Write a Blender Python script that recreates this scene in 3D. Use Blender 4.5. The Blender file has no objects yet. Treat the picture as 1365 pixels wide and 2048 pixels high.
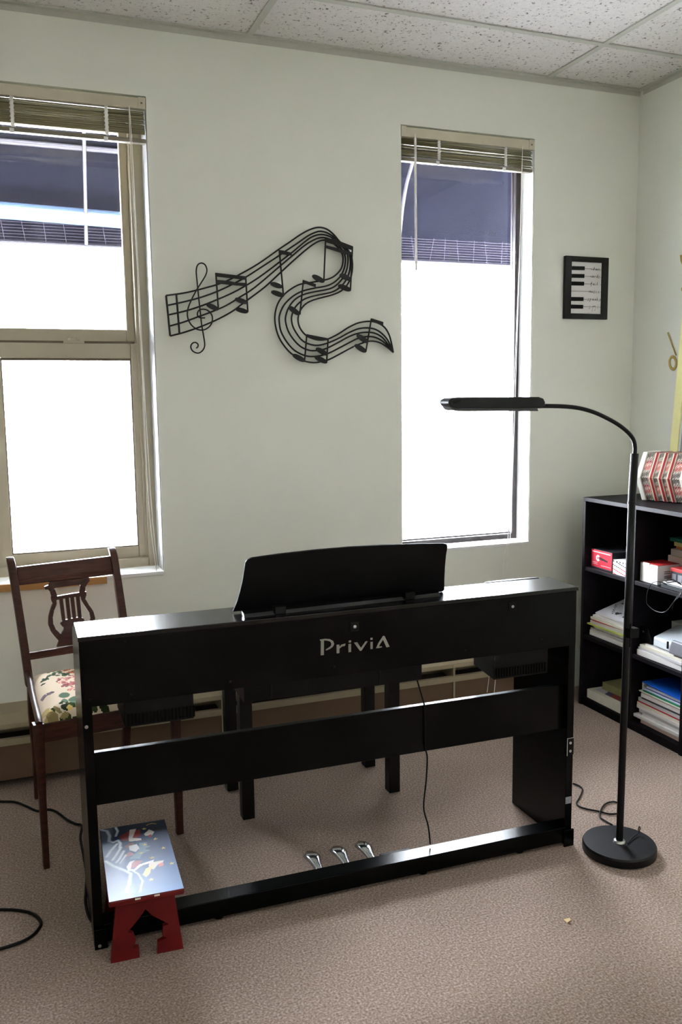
import bpy, bmesh, math, random
from mathutils import Vector, Matrix
random.seed(7)
PI = math.pi
SC = bpy.context.scene
COL = SC.collection

# ------------------------------------------------------------------ camera
CAM = Vector((0.0, 0.0, 1.2759))
PITCH, YAW, ROLL, FPX = 0.129771, 0.366807, 0.012650, 1749.85
_cp, _sp, _cy, _sy = math.cos(PITCH), math.sin(PITCH), math.cos(YAW), math.sin(YAW)
FWD = Vector((_sy * _cp, _cy * _cp, -_sp))
_r = Vector((_cy, -_sy, 0.0))
_d = FWD.cross(_r)
RIGHT = math.cos(ROLL) * _r + math.sin(ROLL) * _d
DOWN = -math.sin(ROLL) * _r + math.cos(ROLL) * _d
cam_data = bpy.data.cameras.new('camera')
cam = bpy.data.objects.new('camera', cam_data)
COL.objects.link(cam)
cam_data.sensor_fit = 'VERTICAL'
cam_data.sensor_height = 36.0
cam_data.lens = FPX / 2048.0 * 36.0
cam_data.clip_start = 0.05
up, back = -DOWN, -FWD
cam.matrix_world = Matrix(((RIGHT.x, up.x, back.x, CAM.x), (RIGHT.y, up.y, back.y, CAM.y), (RIGHT.z, up.z, back.z, CAM.z), (0, 0, 0, 1)))
SC.camera = cam

# ------------------------------------------------------------------ world, lights, exposure
SKY = 17.0
TROFFER = 0.8
world = bpy.data.worlds.new('overcast_sky')
SC.world = world
world.use_nodes = True
bg = world.node_tree.nodes['Background']
bg.inputs['Color'].default_value = (0.90, 0.96, 1.04, 1)
bg.inputs['Strength'].default_value = SKY
SC.view_settings.view_transform = 'Standard'
SC.view_settings.look = 'None'
SC.view_settings.exposure = 2.25
SC.view_settings.gamma = 1.0
SC.view_settings.use_curve_mapping = False
SC.cycles.max_bounces = 10
SC.cycles.diffuse_bounces = 6
SC.cycles.transparent_max_bounces = 16

YW = 3.11          # inner face of the window wall
XR = 2.546         # inner face of the right wall
ZC = 2.518         # ceiling
XL, YB = -2.8, -2.6
W1 = (-0.075, 0.512)
W2 = (1.453, 2.040)
WZ = (0.655, 2.285)


def portal(name, x0, x1, dy=0.27):
    l = bpy.data.lights.new(name, 'AREA')
    l.shape = 'RECTANGLE'
    l.size, l.size_y = x1 - x0, WZ[1] - WZ[0]
    l.cycles.is_portal = True
    o = bpy.data.objects.new(name, l)
    COL.objects.link(o)
    o.location = ((x0 + x1) / 2, YW + dy, (WZ[0] + WZ[1]) / 2)
    o.rotation_euler = (-PI / 2, 0, 0)


portal('sky_portal', *W1)
portal('sky_portal', *W2, 0.145)


# ------------------------------------------------------------------ colour and materials
def lin(c):
    return tuple((v / 12.92 if v <= 0.04045 else ((v + 0.055) / 1.055) ** 2.4) for v in c)


def rgb(r, g, b):
    return lin((r / 255.0, g / 255.0, b / 255.0))


def mat(name, c, rough=0.5, spec=0.5, metal=0.0, var=0.06, scale=30.0, bump=0.0, bscale=200.0, stretch=None, emit=None, coat=0.0):
    m = bpy.data.materials.new(name)
    m.use_nodes = True
    nt = m.node_tree
    b = nt.nodes['Principled BSDF']
    b.inputs['Roughness'].default_value = rough
    b.inputs['Specular IOR Level'].default_value = spec
    b.inputs['Metallic'].default_value = metal
    b.inputs['Coat Weight'].default_value = coat
    tc = nt.nodes.new('ShaderNodeTexCoord')
    mp = nt.nodes.new('ShaderNodeMapping')
    nt.links.new(tc.outputs['Object'], mp.inputs['Vector'])
    if stretch:
        mp.inputs['Scale'].default_value = stretch
    n = nt.nodes.new('ShaderNodeTexNoise')
    n.inputs['Scale'].default_value = scale
    n.inputs['Detail'].default_value = 4
    nt.links.new(mp.outputs['Vector'], n.inputs['Vector'])
    r = nt.nodes.new('ShaderNodeValToRGB')
    r.color_ramp.elements[0].position = 0.3
    r.color_ramp.elements[1].position = 0.7
    r.color_ramp.elements[0].color = tuple(v * (1 - var) for v in c) + (1,)
    r.color_ramp.elements[1].color = tuple(min(1, v * (1 + var)) for v in c) + (1,)
    nt.links.new(n.outputs['Fac'], r.inputs['Fac'])
    nt.links.new(r.outputs['Color'], b.inputs['Base Color'])
    if bump:
        n2 = nt.nodes.new('ShaderNodeTexNoise')
        n2.inputs['Scale'].default_value = bscale
        nt.links.new(mp.outputs['Vector'], n2.inputs['Vector'])
        bp = nt.nodes.new('ShaderNodeBump')
        bp.inputs['Strength'].default_value = bump
        bp.inputs['Distance'].default_value = 0.002
        nt.links.new(n2.outputs['Fac'], bp.inputs['Height'])
        nt.links.new(bp.outputs['Normal'], b.inputs['Normal'])
    if emit:
        b.inputs['Emission Color'].default_value = (*c, 1)
        b.inputs['Emission Strength'].default_value = emit
    return m


def mat_print(name, rough=0.5, spec=0.4, coat=0.0):
    m = bpy.data.materials.new(name)
    m.use_nodes = True
    nt = m.node_tree
    b = nt.nodes['Principled BSDF']
    b.inputs['Roughness'].default_value = rough
    b.inputs['Specular IOR Level'].default_value = spec
    b.inputs['Coat Weight'].default_value = coat
    a = nt.nodes.new('ShaderNodeVertexColor')
    a.layer_name = 'print'
    nt.links.new(a.outputs['Color'], b.inputs['Base Color'])
    return m


def mat_carpet():
    m = mat('carpet', rgb(150, 131, 112), rough=1.0, spec=0.05, var=0.0)
    nt = m.node_tree
    b = nt.nodes['Principled BSDF']
    tc = nt.nodes['Texture Coordinate']

    def noise(s, d=2):
        n = nt.nodes.new('ShaderNodeTexNoise')
        n.inputs['Scale'].default_value = s
        n.inputs['Detail'].default_value = d
        nt.links.new(tc.outputs['Object'], n.inputs['Vector'])
        return n

    def ramp(n, *st):
        r = nt.nodes.new('ShaderNodeValToRGB')
        e = r.color_ramp.elements
        while len(e) < len(st):
            e.new(0.5)
        for k, (p, c) in enumerate(st):
            e[k].position = p
            e[k].color = (*c, 1)
        nt.links.new(n.outputs['Fac'], r.inputs['Fac'])
        return r
    fine = ramp(noise(190, 8), (0.30, rgb(116, 100, 89)), (0.45, rgb(144, 126, 114)), (0.55, rgb(158, 142, 131)), (0.70, rgb(186, 171, 161)))
    big = ramp(noise(2.6, 4), (0.3, (0.90, 0.89, 0.87)), (0.7, (1.06, 1.05, 1.06)))
    mx = nt.nodes.new('ShaderNodeMixRGB')
    mx.blend_type = 'MULTIPLY'
    mx.inputs['Fac'].default_value = 1
    nt.links.new(fine.outputs['Color'], mx.inputs['Color1'])
    nt.links.new(big.outputs['Color'], mx.inputs['Color2'])
    nt.links.new(mx.outputs['Color'], b.inputs['Base Color'])
    bp = nt.nodes.new('ShaderNodeBump')
    bp.inputs['Strength'].default_value = 0.12
    bp.inputs['Distance'].default_value = 0.006
    nt.links.new(noise(300, 5).outputs['Fac'], bp.inputs['Height'])
    nt.links.new(bp.outputs['Normal'], b.inputs['Normal'])
    return m


def mat_tile():
    m = mat('mineral_fibre', rgb(214, 210, 206), rough=0.95, spec=0.1, var=0.0)
    nt = m.node_tree
    b = nt.nodes['Principled BSDF']
    tc = nt.nodes['Texture Coordinate']
    n = nt.nodes.new('ShaderNodeTexNoise')
    n.inputs['Scale'].default_value = 95
    n.inputs['Detail'].default_value = 2.0
    n.inputs['Distortion'].default_value = 0.6
    nt.links.new(tc.outputs['Object'], n.inputs['Vector'])
    r = nt.nodes.new('ShaderNodeValToRGB')
    e = r.color_ramp.elements
    e[0].position = 0.315
    e[0].color = (*rgb(120, 112, 106), 1)
    e[1].position = 0.36
    e[1].color = (*rgb(214, 210, 206), 1)
    e2 = e.new(0.75)
    e2.color = (*rgb(226, 222, 219), 1)
    nt.links.new(n.outputs['Fac'], r.inputs['Fac'])
    nt.links.new(r.outputs['Color'], b.inputs['Base Color'])
    bp = nt.nodes.new('ShaderNodeBump')
    bp.inputs['Strength'].default_value = 0.4
    bp.inputs['Distance'].default_value = 0.003
    nt.links.new(r.outputs['Color'], bp.inputs['Height'])
    nt.links.new(bp.outputs['Normal'], b.inputs['Normal'])
    return m


def mat_glass():
    m = bpy.data.materials.new('dusty_window_glass')
    m.use_nodes = True
    nt = m.node_tree
    nt.nodes.remove(nt.nodes['Principled BSDF'])
    out = nt.nodes['Material Output']
    tr = nt.nodes.new('ShaderNodeBsdfTransparent')
    gl = nt.nodes.new('ShaderNodeBsdfGlossy')
    gl.inputs['Roughness'].default_value = 0.02
    du = nt.nodes.new('ShaderNodeBsdfTranslucent')
    du.inputs['Color'].default_value = (0.9, 0.88, 1.0, 1)
    fr = nt.nodes.new('ShaderNodeFresnel')
    fr.inputs['IOR'].default_value = 1.35
    m1 = nt.nodes.new('ShaderNodeMixShader')
    m2 = nt.nodes.new('ShaderNodeMixShader')
    tc = nt.nodes.new('ShaderNodeTexCoord')
    mp = nt.nodes.new('ShaderNodeMapping')
    mp.inputs['Scale'].default_value = (9, 9, 1.2)
    n = nt.nodes.new('ShaderNodeTexNoise')
    n.inputs['Scale'].default_value = 3
    n.inputs['Detail'].default_value = 5
    r = nt.nodes.new('ShaderNodeMapRange')
    r.inputs['From Min'].default_value = 0.3
    r.inputs['From Max'].default_value = 0.75
    r.inputs['To Min'].default_value = 0.0006
    r.inputs['To Max'].default_value = 0.0022
    L = nt.links.new
    L(tc.outputs['Object'], mp.inputs['Vector'])
    L(mp.outputs['Vector'], n.inputs['Vector'])
    L(n.outputs['Fac'], r.inputs['Value'])
    L(r.outputs['Result'], m1.inputs['Fac'])
    L(tr.outputs[0], m1.inputs[1])
    L(du.outputs[0], m1.inputs[2])
    L(fr.outputs['Fac'], m2.inputs['Fac'])
    L(m1.outputs[0], m2.inputs[1])
    L(gl.outputs[0], m2.inputs[2])
    L(m2.outputs[0], out.inputs['Surface'])
    return m


M = {
    'wall': mat('sage_grey_wall_paint', rgb(228, 230, 219), 0.75, 0.25, var=0.012, scale=5, bump=0.12, bscale=140),
    'carpet': mat_carpet(),
    'tile': mat_tile(),
    'grid': mat('painted_ceiling_grid', rgb(190, 190, 180), 0.55, 0.3, var=0.02),
    'tan': mat('tan_window_vinyl', rgb(166, 157, 137), 0.5, 0.4, var=0.03, scale=12),
    'tan_dark': mat('tan_weatherstrip', rgb(96, 86, 70), 0.6, 0.3),
    'white': mat('white_gloss_paint', rgb(226, 227, 224), 0.4, 0.4, var=0.02, scale=20),
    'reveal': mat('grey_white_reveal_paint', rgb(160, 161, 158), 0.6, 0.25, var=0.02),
    'brown_metal': mat('dark_brown_window_metal', rgb(58, 50, 52), 0.38, 0.5, var=0.08),
    'bead': mat('pale_glazing_bead', rgb(176, 174, 186), 0.4, 0.5),
    'glass': mat_glass(),
    'bare_wood': mat('bare_pine', rgb(172, 132, 78), 0.6, 0.3, var=0.15, scale=14, stretch=(1, 8, 8)),
    'blind': mat('beige_blind_metal', rgb(198, 190, 168), 0.4, 0.4, var=0.03),
    'slat': mat('olive_beige_slat', rgb(140, 132, 102), 0.45, 0.4, var=0.05),
    'rail': mat('cream_bottom_rail', rgb(126, 119, 102), 0.5, 0.3, var=0.03),
    'cord': mat('white_cord', rgb(232, 229, 224), 0.8, 0.2),
    'awning': mat('navy_awning_canvas', rgb(11, 11, 18), 0.9, 0.0, var=0.12, scale=5),
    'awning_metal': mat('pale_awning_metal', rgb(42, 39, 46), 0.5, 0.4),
    'reflection_band': mat('pale_blue_reflection_band', rgb(60, 73, 92), 0.3, 0.5, var=0.06, scale=9, stretch=(0.6, 4, 4)),
    'net': mat('pale_net_cord', rgb(64, 58, 70), 0.8, 0.2),
    'snow': mat('bright_pavement', rgb(238, 238, 240), 0.9, 0.1, var=0.03, scale=0.4),
    'dark_ground': mat('dark_low_bounce_ground', rgb(112, 112, 114), 0.9, 0.2, var=0.1, scale=2),
    'black': mat('black_laminate', rgb(4, 5, 6), 0.22, 0.14, var=0.15, scale=60, bump=0.04, bscale=600),
    'black_top': mat('black_satin_top', rgb(5, 5, 7), 0.22, 0.45, var=0.1, scale=80, bump=0.02, bscale=500),
    'black_plastic': mat('black_plastic', rgb(4, 4, 5), 0.48, 0.18, var=0.1),
    'black_iron': mat('black_iron', rgb(14, 14, 14), 0.5, 0.4, var=0.1),
    'lamp_black': mat('satin_black_lamp_metal', rgb(6, 6, 9), 0.42, 0.28, var=0.1),
    'chrome': mat('chrome', rgb(205, 208, 214), 0.14, 0.5, metal=1.0, var=0.04),
    'steel': mat('zinc_screw', rgb(190, 190, 188), 0.35, 0.5, metal=1.0, var=0.05),
    'logo': mat('silver_grey_lettering', rgb(146, 144, 138), 0.6, 0.4, var=0.03),
    'sticker': mat('grey_sticker', rgb(150, 152, 160), 0.5, 0.4, var=0.25, scale=160),
    'mahogany': mat('mahogany', rgb(60, 28, 18), 0.42, 0.3, var=0.35, scale=9, stretch=(3, 3, 14)),
    'mahogany_h': mat('mahogany_rail', rgb(68, 34, 23), 0.42, 0.3, var=0.35, scale=9, stretch=(2, 14, 14)),
    'print': mat_print('printed_surface', 0.5),
    'fabric': mat_print('floral_upholstery', 0.9, 0.15),
    'painted': mat_print('varnished_painting', 0.36, 0.22, 0.0),
    'red_paint': mat('worn_red_paint', rgb(98, 3, 7), 0.45, 0.4, var=0.18, scale=18),
    'bookcase': mat('espresso_laminate', rgb(19, 15, 20), 0.55, 0.14, var=0.18, scale=8, stretch=(6, 1, 6)),
    'heater': mat('beige_heater_enamel', rgb(158, 146, 120), 0.5, 0.35, var=0.05, scale=6),
    'heater_dark': mat('brown_heater_enamel', rgb(104, 82, 64), 0.55, 0.3, var=0.06, scale=6),
    'gap': mat('heater_fins', rgb(40, 36, 32), 0.8, 0.2),
    'bench': mat('black_bench_lacquer', rgb(4, 4, 4), 0.4, 0.3, var=0.1),
    'paper': mat('white_paper', rgb(226, 224, 222), 0.85, 0.15, var=0.03, scale=60, stretch=(1, 1, 14)),
    'cream': mat('cream_card', rgb(222, 217, 202), 0.8, 0.2, var=0.05),
    'grey_paper': mat('greyish_paper', rgb(196, 194, 196), 0.85, 0.15, var=0.05, scale=60, stretch=(1, 1, 14)),
    'pink_paper': mat('pinkish_paper', rgb(222, 200, 192), 0.85, 0.15, var=0.04),
    'green': mat('green_card', rgb(34, 132, 92), 0.6, 0.3),
    'teal': mat('teal_card', rgb(40, 120, 104), 0.6, 0.3),
    'yellow_card': mat('pale_yellow_card', rgb(205, 200, 128), 0.7, 0.2),
    'lime': mat('lime_folder', rgb(186, 196, 96), 0.6, 0.3),
    'orange': mat('orange_card', rgb(205, 130, 90), 0.7, 0.2),
    'blue': mat('blue_binder_vinyl', rgb(22, 92, 198), 0.32, 0.5, var=0.06),
    'navy': mat('navy_edge', rgb(18, 30, 84), 0.4, 0.4),
    'lilac': mat('pale_blue_pages', rgb(196, 200, 226), 0.8, 0.2, var=0.05),
    'red': mat('red_cover', rgb(178, 38, 40), 0.5, 0.35),
    'dark_cover': mat('charcoal_cover', rgb(40, 44, 48), 0.5, 0.35),
    'olive': mat('olive_book_cloth', rgb(150, 146, 100), 0.75, 0.2, var=0.06),
    'clear_plastic': mat('milky_plastic', rgb(208, 216, 222), 0.25, 0.5, var=0.04),
    'grey_plastic': mat('grey_plastic', rgb(126, 126, 134), 0.45, 0.4),
    'concertina_white': mat('ivory_celluloid', rgb(226, 222, 212), 0.3, 0.5, var=0.04),
    'concertina_red': mat('red_bellows_leather', rgb(150, 26, 36), 0.5, 0.4, var=0.12),
    'concertina_edge': mat('cream_bellows_edge', rgb(224, 208, 186), 0.6, 0.3, var=0.06),
    'yellow_frame': mat('pale_yellow_frame', rgb(248, 242, 176), 0.5, 0.35, var=0.03),
    'board_white': mat('white_board_enamel', rgb(232, 232, 236), 0.25, 0.5, var=0.01),
    'gold': mat('gold_decal', rgb(172, 148, 72), 0.45, 0.45, var=0.06),
    'ink': mat('black_ink', rgb(22, 22, 22), 0.7, 0.2),
    'lamp_diffuser': mat('frosted_lamp_cover', rgb(60, 60, 62), 0.4, 0.4),
    'troffer': mat('lit_fluorescent_diffuser', (1.0, 0.98, 0.93), 0.5, 0.3, var=0.0, emit=TROFFER),
    'grey_line': mat('grey_trim', rgb(150, 150, 158), 0.5, 0.3),
    'light_grey': mat('light_grey_card', rgb(196, 190, 186), 0.8, 0.2),
    'lead': mat('dark_glossy_lead', rgb(18, 18, 22), 0.35, 0.4),
    'scrap': mat('tan_paper_scrap', rgb(226, 200, 150), 0.8, 0.2),
}


# ------------------------------------------------------------------ building helpers
def pix(px, py):
    return ((px - 682.5) / FPX) * RIGHT + ((py - 1024.0) / FPX) * DOWN + FWD


def at(px, py, n, p0):
    """point of the plane (normal n through p0) seen at a pixel of the photograph"""
    d = pix(px, py)
    n, p0 = Vector(n), Vector(p0)
    return CAM + d * ((p0 - CAM).dot(n) / d.dot(n))


def aty(px, py, y):
    return at(px, py, (0, 1, 0), (0, y, 0))


def atz(px, py, z):
    return at(px, py, (0, 0, 1), (0, 0, z))


def atx(px, py, x):
    return at(px, py, (1, 0, 0), (x, 0, 0))


MW = {}


def wmat(o):
    m = Matrix.LocRotScale(o.location, o.rotation_euler, o.scale)
    return wmat(o.parent) @ m if o.parent else m


class MB:
    def __init__(s):
        s.v, s.f, s.sm = [], [], []

    def add(s, vs, fs, smooth=False):
        k = len(s.v)
        s.v += [Vector(v) for v in vs]
        s.f += [tuple(i + k for i in f) for f in fs]
        s.sm += [smooth] * len(fs)
        return s

    def box(s, x0, x1, y0, y1, z0, z1):
        return s.add([(x0, y0, z0), (x1, y0, z0), (x1, y1, z0), (x0, y1, z0), (x0, y0, z1), (x1, y0, z1), (x1, y1, z1), (x0, y1, z1)],
                     [(0, 3, 2, 1), (4, 5, 6, 7), (0, 1, 5, 4), (1, 2, 6, 5), (2, 3, 7, 6), (3, 0, 4, 7)])

    def hexa(s, p):
        return s.add(p, [(0, 3, 2, 1), (4, 5, 6, 7), (0, 1, 5, 4), (1, 2, 6, 5), (2, 3, 7, 6), (3, 0, 4, 7)])

    def prism(s, pts, vec, smooth=False):
        """closed 3-D outline pushed along vec, capped"""
        n = len(pts)
        vec = Vector(vec)
        a = [Vector(p) for p in pts]
        fs = [tuple(range(n))[::-1], tuple(range(n, 2 * n))]
        s.add(a + [p + vec for p in a], fs)
        k = len(s.v) - 2 * n
        for i in range(n):
            j = (i + 1) % n
            s.f.append((k + i, k + j, k + n + j, k + n + i))
            s.sm.append(smooth)
        return s

    def tube(s, path, rad, seg=8, closed=False, flat=None):
        """swept tube; rad is a number or one radius per point; flat=(normal, k) squashes along a direction"""
        P = [Vector(p) for p in path]
        n = len(P)
        R = rad if isinstance(rad, (list, tuple)) else [rad] * n
        T = []
        for i in range(n):
            a = P[(i - 1) % n] if (closed or i) else P[i]
            b = P[(i + 1) % n] if (closed or i < n - 1) else P[i]
            T.append((b - a).normalized())
        ref = Vector((0, 0, 1)) if abs(T[0].z) < 0.9 else Vector((1, 0, 0))
        u = T[0].cross(ref).normalized()
        vs = []
        for i in range(n):
            u = (u - T[i] * u.dot(T[i]))
            if u.length < 1e-6:
                u = T[i].orthogonal()
            u.normalize()
            w = T[i].cross(u)
            for k in range(seg):
                a = 2 * PI * k / seg
                o = (u * math.cos(a) + w * math.sin(a)) * R[i]
                if flat:
                    fn = Vector(flat[0])
                    o -= fn * o.dot(fn) * (1 - flat[1])
                vs.append(P[i] + o)
        fs = []
        m = n if closed else n - 1
        for i in range(m):
            for k in range(seg):
                a, b = i * seg + k, i * seg + (k + 1) % seg
                j = ((i + 1) % n) * seg
                fs.append((a, b, j + (k + 1) % seg, j + k))
        s.add(vs, fs, True)
        if not closed:
            s.add(vs[:seg], [tuple(range(seg))[::-1]])
            s.add(vs[-seg:], [tuple(range(seg))])
        return s

    def lathe(s, c, prof, seg=40, ax=(0, 0, 1), smooth=True):
        """prof: (radius, height) pairs turned about ax through c"""
        c, ax = Vector(c), Vector(ax).normalized()
        u = ax.orthogonal().normalized()
        w = ax.cross(u)
        vs = []
        for r, h in prof:
            for k in range(seg):
                a = 2 * PI * k / seg
                vs.append(c + ax * h + (u * math.cos(a) + w * math.sin(a)) * r)
        fs = []
        for i in range(len(prof) - 1):
            for k in range(seg):
                fs.append((i * seg + k, i * seg + (k + 1) % seg, (i + 1) * seg + (k + 1) % seg, (i + 1) * seg + k))
        s.add(vs, fs, smooth)
        s.add(vs[:seg], [tuple(range(seg))[::-1]])
        s.add(vs[-seg:], [tuple(range(seg))])
        return s

    def build(s, name, m, parent=None, local=False, bevel=0.0, label=None, bseg=2):
        me = bpy.data.meshes.new(name)
        vs = s.v
        if parent is not None and not local:
            inv = wmat(parent).inverted()
            vs = [inv @ v for v in vs]
        me.from_pydata([tuple(v) for v in vs], [], s.f)
        me.polygons.foreach_set('use_smooth', s.sm)
        bm = bmesh.new()
        bm.from_mesh(me)
        bmesh.ops.recalc_face_normals(bm, faces=bm.faces)
        bm.to_mesh(me)
        bm.free()
        me.materials.append(M[m])
        o = bpy.data.objects.new(name, me)
        COL.objects.link(o)
        if parent is not None:
            o.parent = parent
        if bevel:
            b = o.modifiers.new('edge', 'BEVEL')
            b.width = bevel
            b.segments = bseg
            b.limit_method = 'ANGLE'
            b.harden_normals = False
        if label:
            o['label'] = label
        return o


def box(name, m, parent, x0, x1, y0, y1, z0, z1, bevel=0.0, label=None, local=False):
    return MB().box(x0, x1, y0, y1, z0, z1).build(name, m, parent, local, bevel, label)


def tag(o, label, cat, group=None):
    o['label'] = label
    o['category'] = cat
    if group:
        o['group'] = group
    return o


def thing(name, label, cat, loc=(0, 0, 0), rz=0.0, group=None):
    o = bpy.data.objects.new(name, None)
    COL.objects.link(o)
    o.location = loc
    o.rotation_euler = (0, 0, rz)
    o.empty_display_size = 0.05
    return tag(o, label, cat, group)


def struct(o):
    o['kind'] = 'structure'
    return o


def sroot(name, loc=(0, 0, 0)):
    o = bpy.data.objects.new(name, None)
    COL.objects.link(o)
    o.location = loc
    return struct(o)


def copy_part(o, name, parent, loc):
    c = o.copy()
    c.name = name
    COL.objects.link(c)
    c.parent = parent
    c.location = loc
    return c


def painted_patch(name, m, parent, fn, nu, nv, pos, label=None):
    """grid of (nu x nv) cells at pos(u, v), printed with the flat colour fn(u, v)"""
    vs = [pos(i / nu, j / nv) for j in range(nv + 1) for i in range(nu + 1)]
    fs = [(j * (nu + 1) + i, j * (nu + 1) + i + 1, (j + 1) * (nu + 1) + i + 1, (j + 1) * (nu + 1) + i) for j in range(nv) for i in range(nu)]
    me = bpy.data.meshes.new(name)
    if parent is not None:
        inv = wmat(parent).inverted()
        vs = [inv @ Vector(v) for v in vs]
    me.from_pydata([tuple(v) for v in vs], [], fs)
    ca = me.color_attributes.new('print', 'FLOAT_COLOR', 'CORNER')
    cols = []
    for j in range(nv):
        for i in range(nu):
            c = tuple(fn((i + 0.5) / nu, (j + 0.5) / nv)) + (1.0,)
            cols += list(c) * 4
    ca.data.foreach_set('color', cols)
    me.polygons.foreach_set('use_smooth', [True] * len(fs))
    me.materials.append(M[m])
    o = bpy.data.objects.new(name, me)
    COL.objects.link(o)
    if parent is not None:
        o.parent = parent
    if label:
        o['label'] = label
    return o


def smooth_path(P, n=6):
    P = [Vector(p) for p in P]
    out = []
    for i in range(len(P) - 1):
        p0, p1, p2, p3 = P[max(i - 1, 0)], P[i], P[i + 1], P[min(i + 2, len(P) - 1)]
        for k in range(n):
            t = k / n
            out.append(0.5 * ((2 * p1) + (p2 - p0) * t + (2 * p0 - 5 * p1 + 4 * p2 - p3) * t * t + (3 * p1 - p0 - 3 * p2 + p3) * t ** 3))
    out.append(P[-1])
    return out


def inpoly(x, y, poly):
    c = False
    n = len(poly)
    for i in range(n):
        x1, y1 = poly[i]
        x2, y2 = poly[(i + 1) % n]
        if (y1 > y) != (y2 > y) and x < (x2 - x1) * (y - y1) / (y2 - y1) + x1:
            c = not c
    return c


def segdist(x, y, pl):
    best = 9.0
    for (x1, y1), (x2, y2) in zip(pl, pl[1:]):
        dx, dy = x2 - x1, y2 - y1
        t = max(0, min(1, ((x - x1) * dx + (y - y1) * dy) / (dx * dx + dy * dy + 1e-12)))
        best = min(best, math.hypot(x - x1 - t * dx, y - y1 - t * dy))
    return best


def mix(a, b, t):
    t = max(0.0, min(1.0, t))
    return tuple(p + (q - p) * t for p, q in zip(a, b))


# ------------------------------------------------------------------ the room
struct(box('floor', 'carpet', None, XL, XR + 0.1, YB, YW + 0.1, -0.05, 0.0))
wb = MB()
xs = [XL - 0.1, W1[0], W1[1], W2[0], W2[1], XR + 0.3]
zs = [-0.05, WZ[0], WZ[1], ZC + 0.25]
for i in range(5):
    for j in range(3):
        if j == 1 and i in (1, 3):
            continue
        wb.box(xs[i], xs[i + 1], YW, YW + 0.118, zs[j], zs[j + 1])
xs = [XL - 0.1, W1[0], W1[1], W2[0] - .06, W2[1] + .22, XR + 0.3]
for i in range(5):
    for j in range(3):
        if j == 1 and i in (1, 3):
            continue
        wb.box(xs[i], xs[i + 1], YW + 0.1181, YW + 0.28, zs[j] - (.1 if i == 3 and j == 2 else 0) * 0, zs[j + 1])
struct(wb.build('wall_back', 'wall'))
struct(box('wall_right', 'wall', None, XR, XR + 0.12, YB - 0.1, YW, -0.05, ZC + 0.25))
struct(box('wall_left', 'wall', None, XL - 0.12, XL, YB - 0.1, YW, -0.05, ZC + 0.25))
struct(box('wall_front', 'wall', None, XL, XR, YB - 0.12, YB, -0.05, ZC + 0.25))
struct(box('ground', 'snow', None, -40, 45, 8.5, 70, -0.75, -0.7))
struct(box('unseen_near_ground', 'dark_ground', None, -40, 45, YW + 0.3, 8.49, -0.75, -0.7))  # unseen near ground, made dark to cut bounce light on awning and ceiling

# ceiling: slab, 4 x 2 foot tiles in an exposed grid
ceiling = struct(box('ceiling', 'grid', None, XL, XR, YB, YW, ZC + 0.10, ZC + 0.14))
gx = [2.092 - 1.219 * k for k in range(5)]
gy = [2.757 - 0.61 * k for k in range(10)]
xe = [XR] + [x for x in gx if x > XL] + [XL]
ye = [YW] + [y for y in gy if y > YB] + [YB]
bw = 0.012
# (the two lit troffers sit in tile openings behind the camera)
lit = {(1, 5), (3, 5), (1, 8), (3, 8)}
protos = {}
for i in range(len(xe) - 1):
    for j in range(len(ye) - 1):
        if (i, j) in lit:
            continue
        w, d = xe[i] - xe[i + 1], ye[j] - ye[j + 1]
        key = (round(w, 3), round(d, 3))
        loc = ((xe[i] + xe[i + 1]) / 2, (ye[j] + ye[j + 1]) / 2, ZC)
        if key in protos:
            copy_part(protos[key], 'ceiling_tile', ceiling, loc)
        else:
            t = MB().box(-w / 2 + 0.004, w / 2 - 0.004, -d / 2 + 0.004, d / 2 - 0.004, 0.004, 0.02).build('ceiling_tile', 'tile', ceiling, True)
            t.location = loc
            protos[key] = t
for x in xe[1:-1]:
    MB().box(x - bw, x + bw, YB, YW, ZC - 0.001, ZC + 0.0035).build('grid_bar', 'grid', ceiling)
for y in ye[1:-1]:
    MB().box(XL, XR, y - bw, y + bw, ZC - 0.0012, ZC + 0.003).build('grid_bar', 'grid', ceiling)
struct(MB().box(XL, XR, YW - 0.022, YW, ZC - 0.002, ZC + 0.003).box(XL, XR, YW - 0.003, YW, ZC - 0.02, ZC).build('trim_1', 'grid'))
struct(MB().box(XR - 0.022, XR, YB, YW - 0.022, ZC - 0.002, ZC + 0.003).box(XR - 0.003, XR, YB, YW - 0.022, ZC - 0.02, ZC).build('trim_2', 'grid'))
for n, (i, j) in enumerate(sorted(lit)):
    x0, x1, y0, y1 = xe[i + 1], xe[i], ye[j + 1], ye[j]
    t = thing('ceiling_light', 'recessed fluorescent ceiling light, the %s' % ['right one nearer the windows', 'right one farther from the windows', 'left one nearer the windows', 'left one farther from the windows'][n], 'ceiling light', ((x0 + x1) / 2, (y0 + y1) / 2, ZC))
    MB().box(x0 + .014, x1 - .014, y0 + .014, y0 + .04, ZC, ZC + .05).box(x0 + .014, x1 - .014, y1 - .04, y1 - .014, ZC, ZC + .05).box(x0 + .014, x0 + .04, y0 + .04, y1 - .04, ZC, ZC + .05).box(x1 - .04, x1 - .014, y0 + .04, y1 - .04, ZC, ZC + .05).build('frame', 'white', t)
    box('diffuser', 'troffer', t, x0 + .04, x1 - .04, y0 + .04, y1 - .04, ZC + .006, ZC + .014)

# ------------------------------------------------------------------ windows
w1 = sroot('window_1', (W1[0], YW, WZ[0]))
a, b = W1
F0 = YW + 0.117


def frame_rect(mb, x0, x1, z0, z1, wl, wr, wb_, wt, y0, y1):
    mb.box(x0, x0 + wl, y0, y1, z0, z1).box(x1 - wr, x1, y0, y1, z0, z1)
    mb.box(x0 + wl, x1 - wr, y0, y1, z0, z0 + wb_).box(x0 + wl, x1 - wr, y0, y1, z1 - wt, z1)
    return mb


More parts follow.
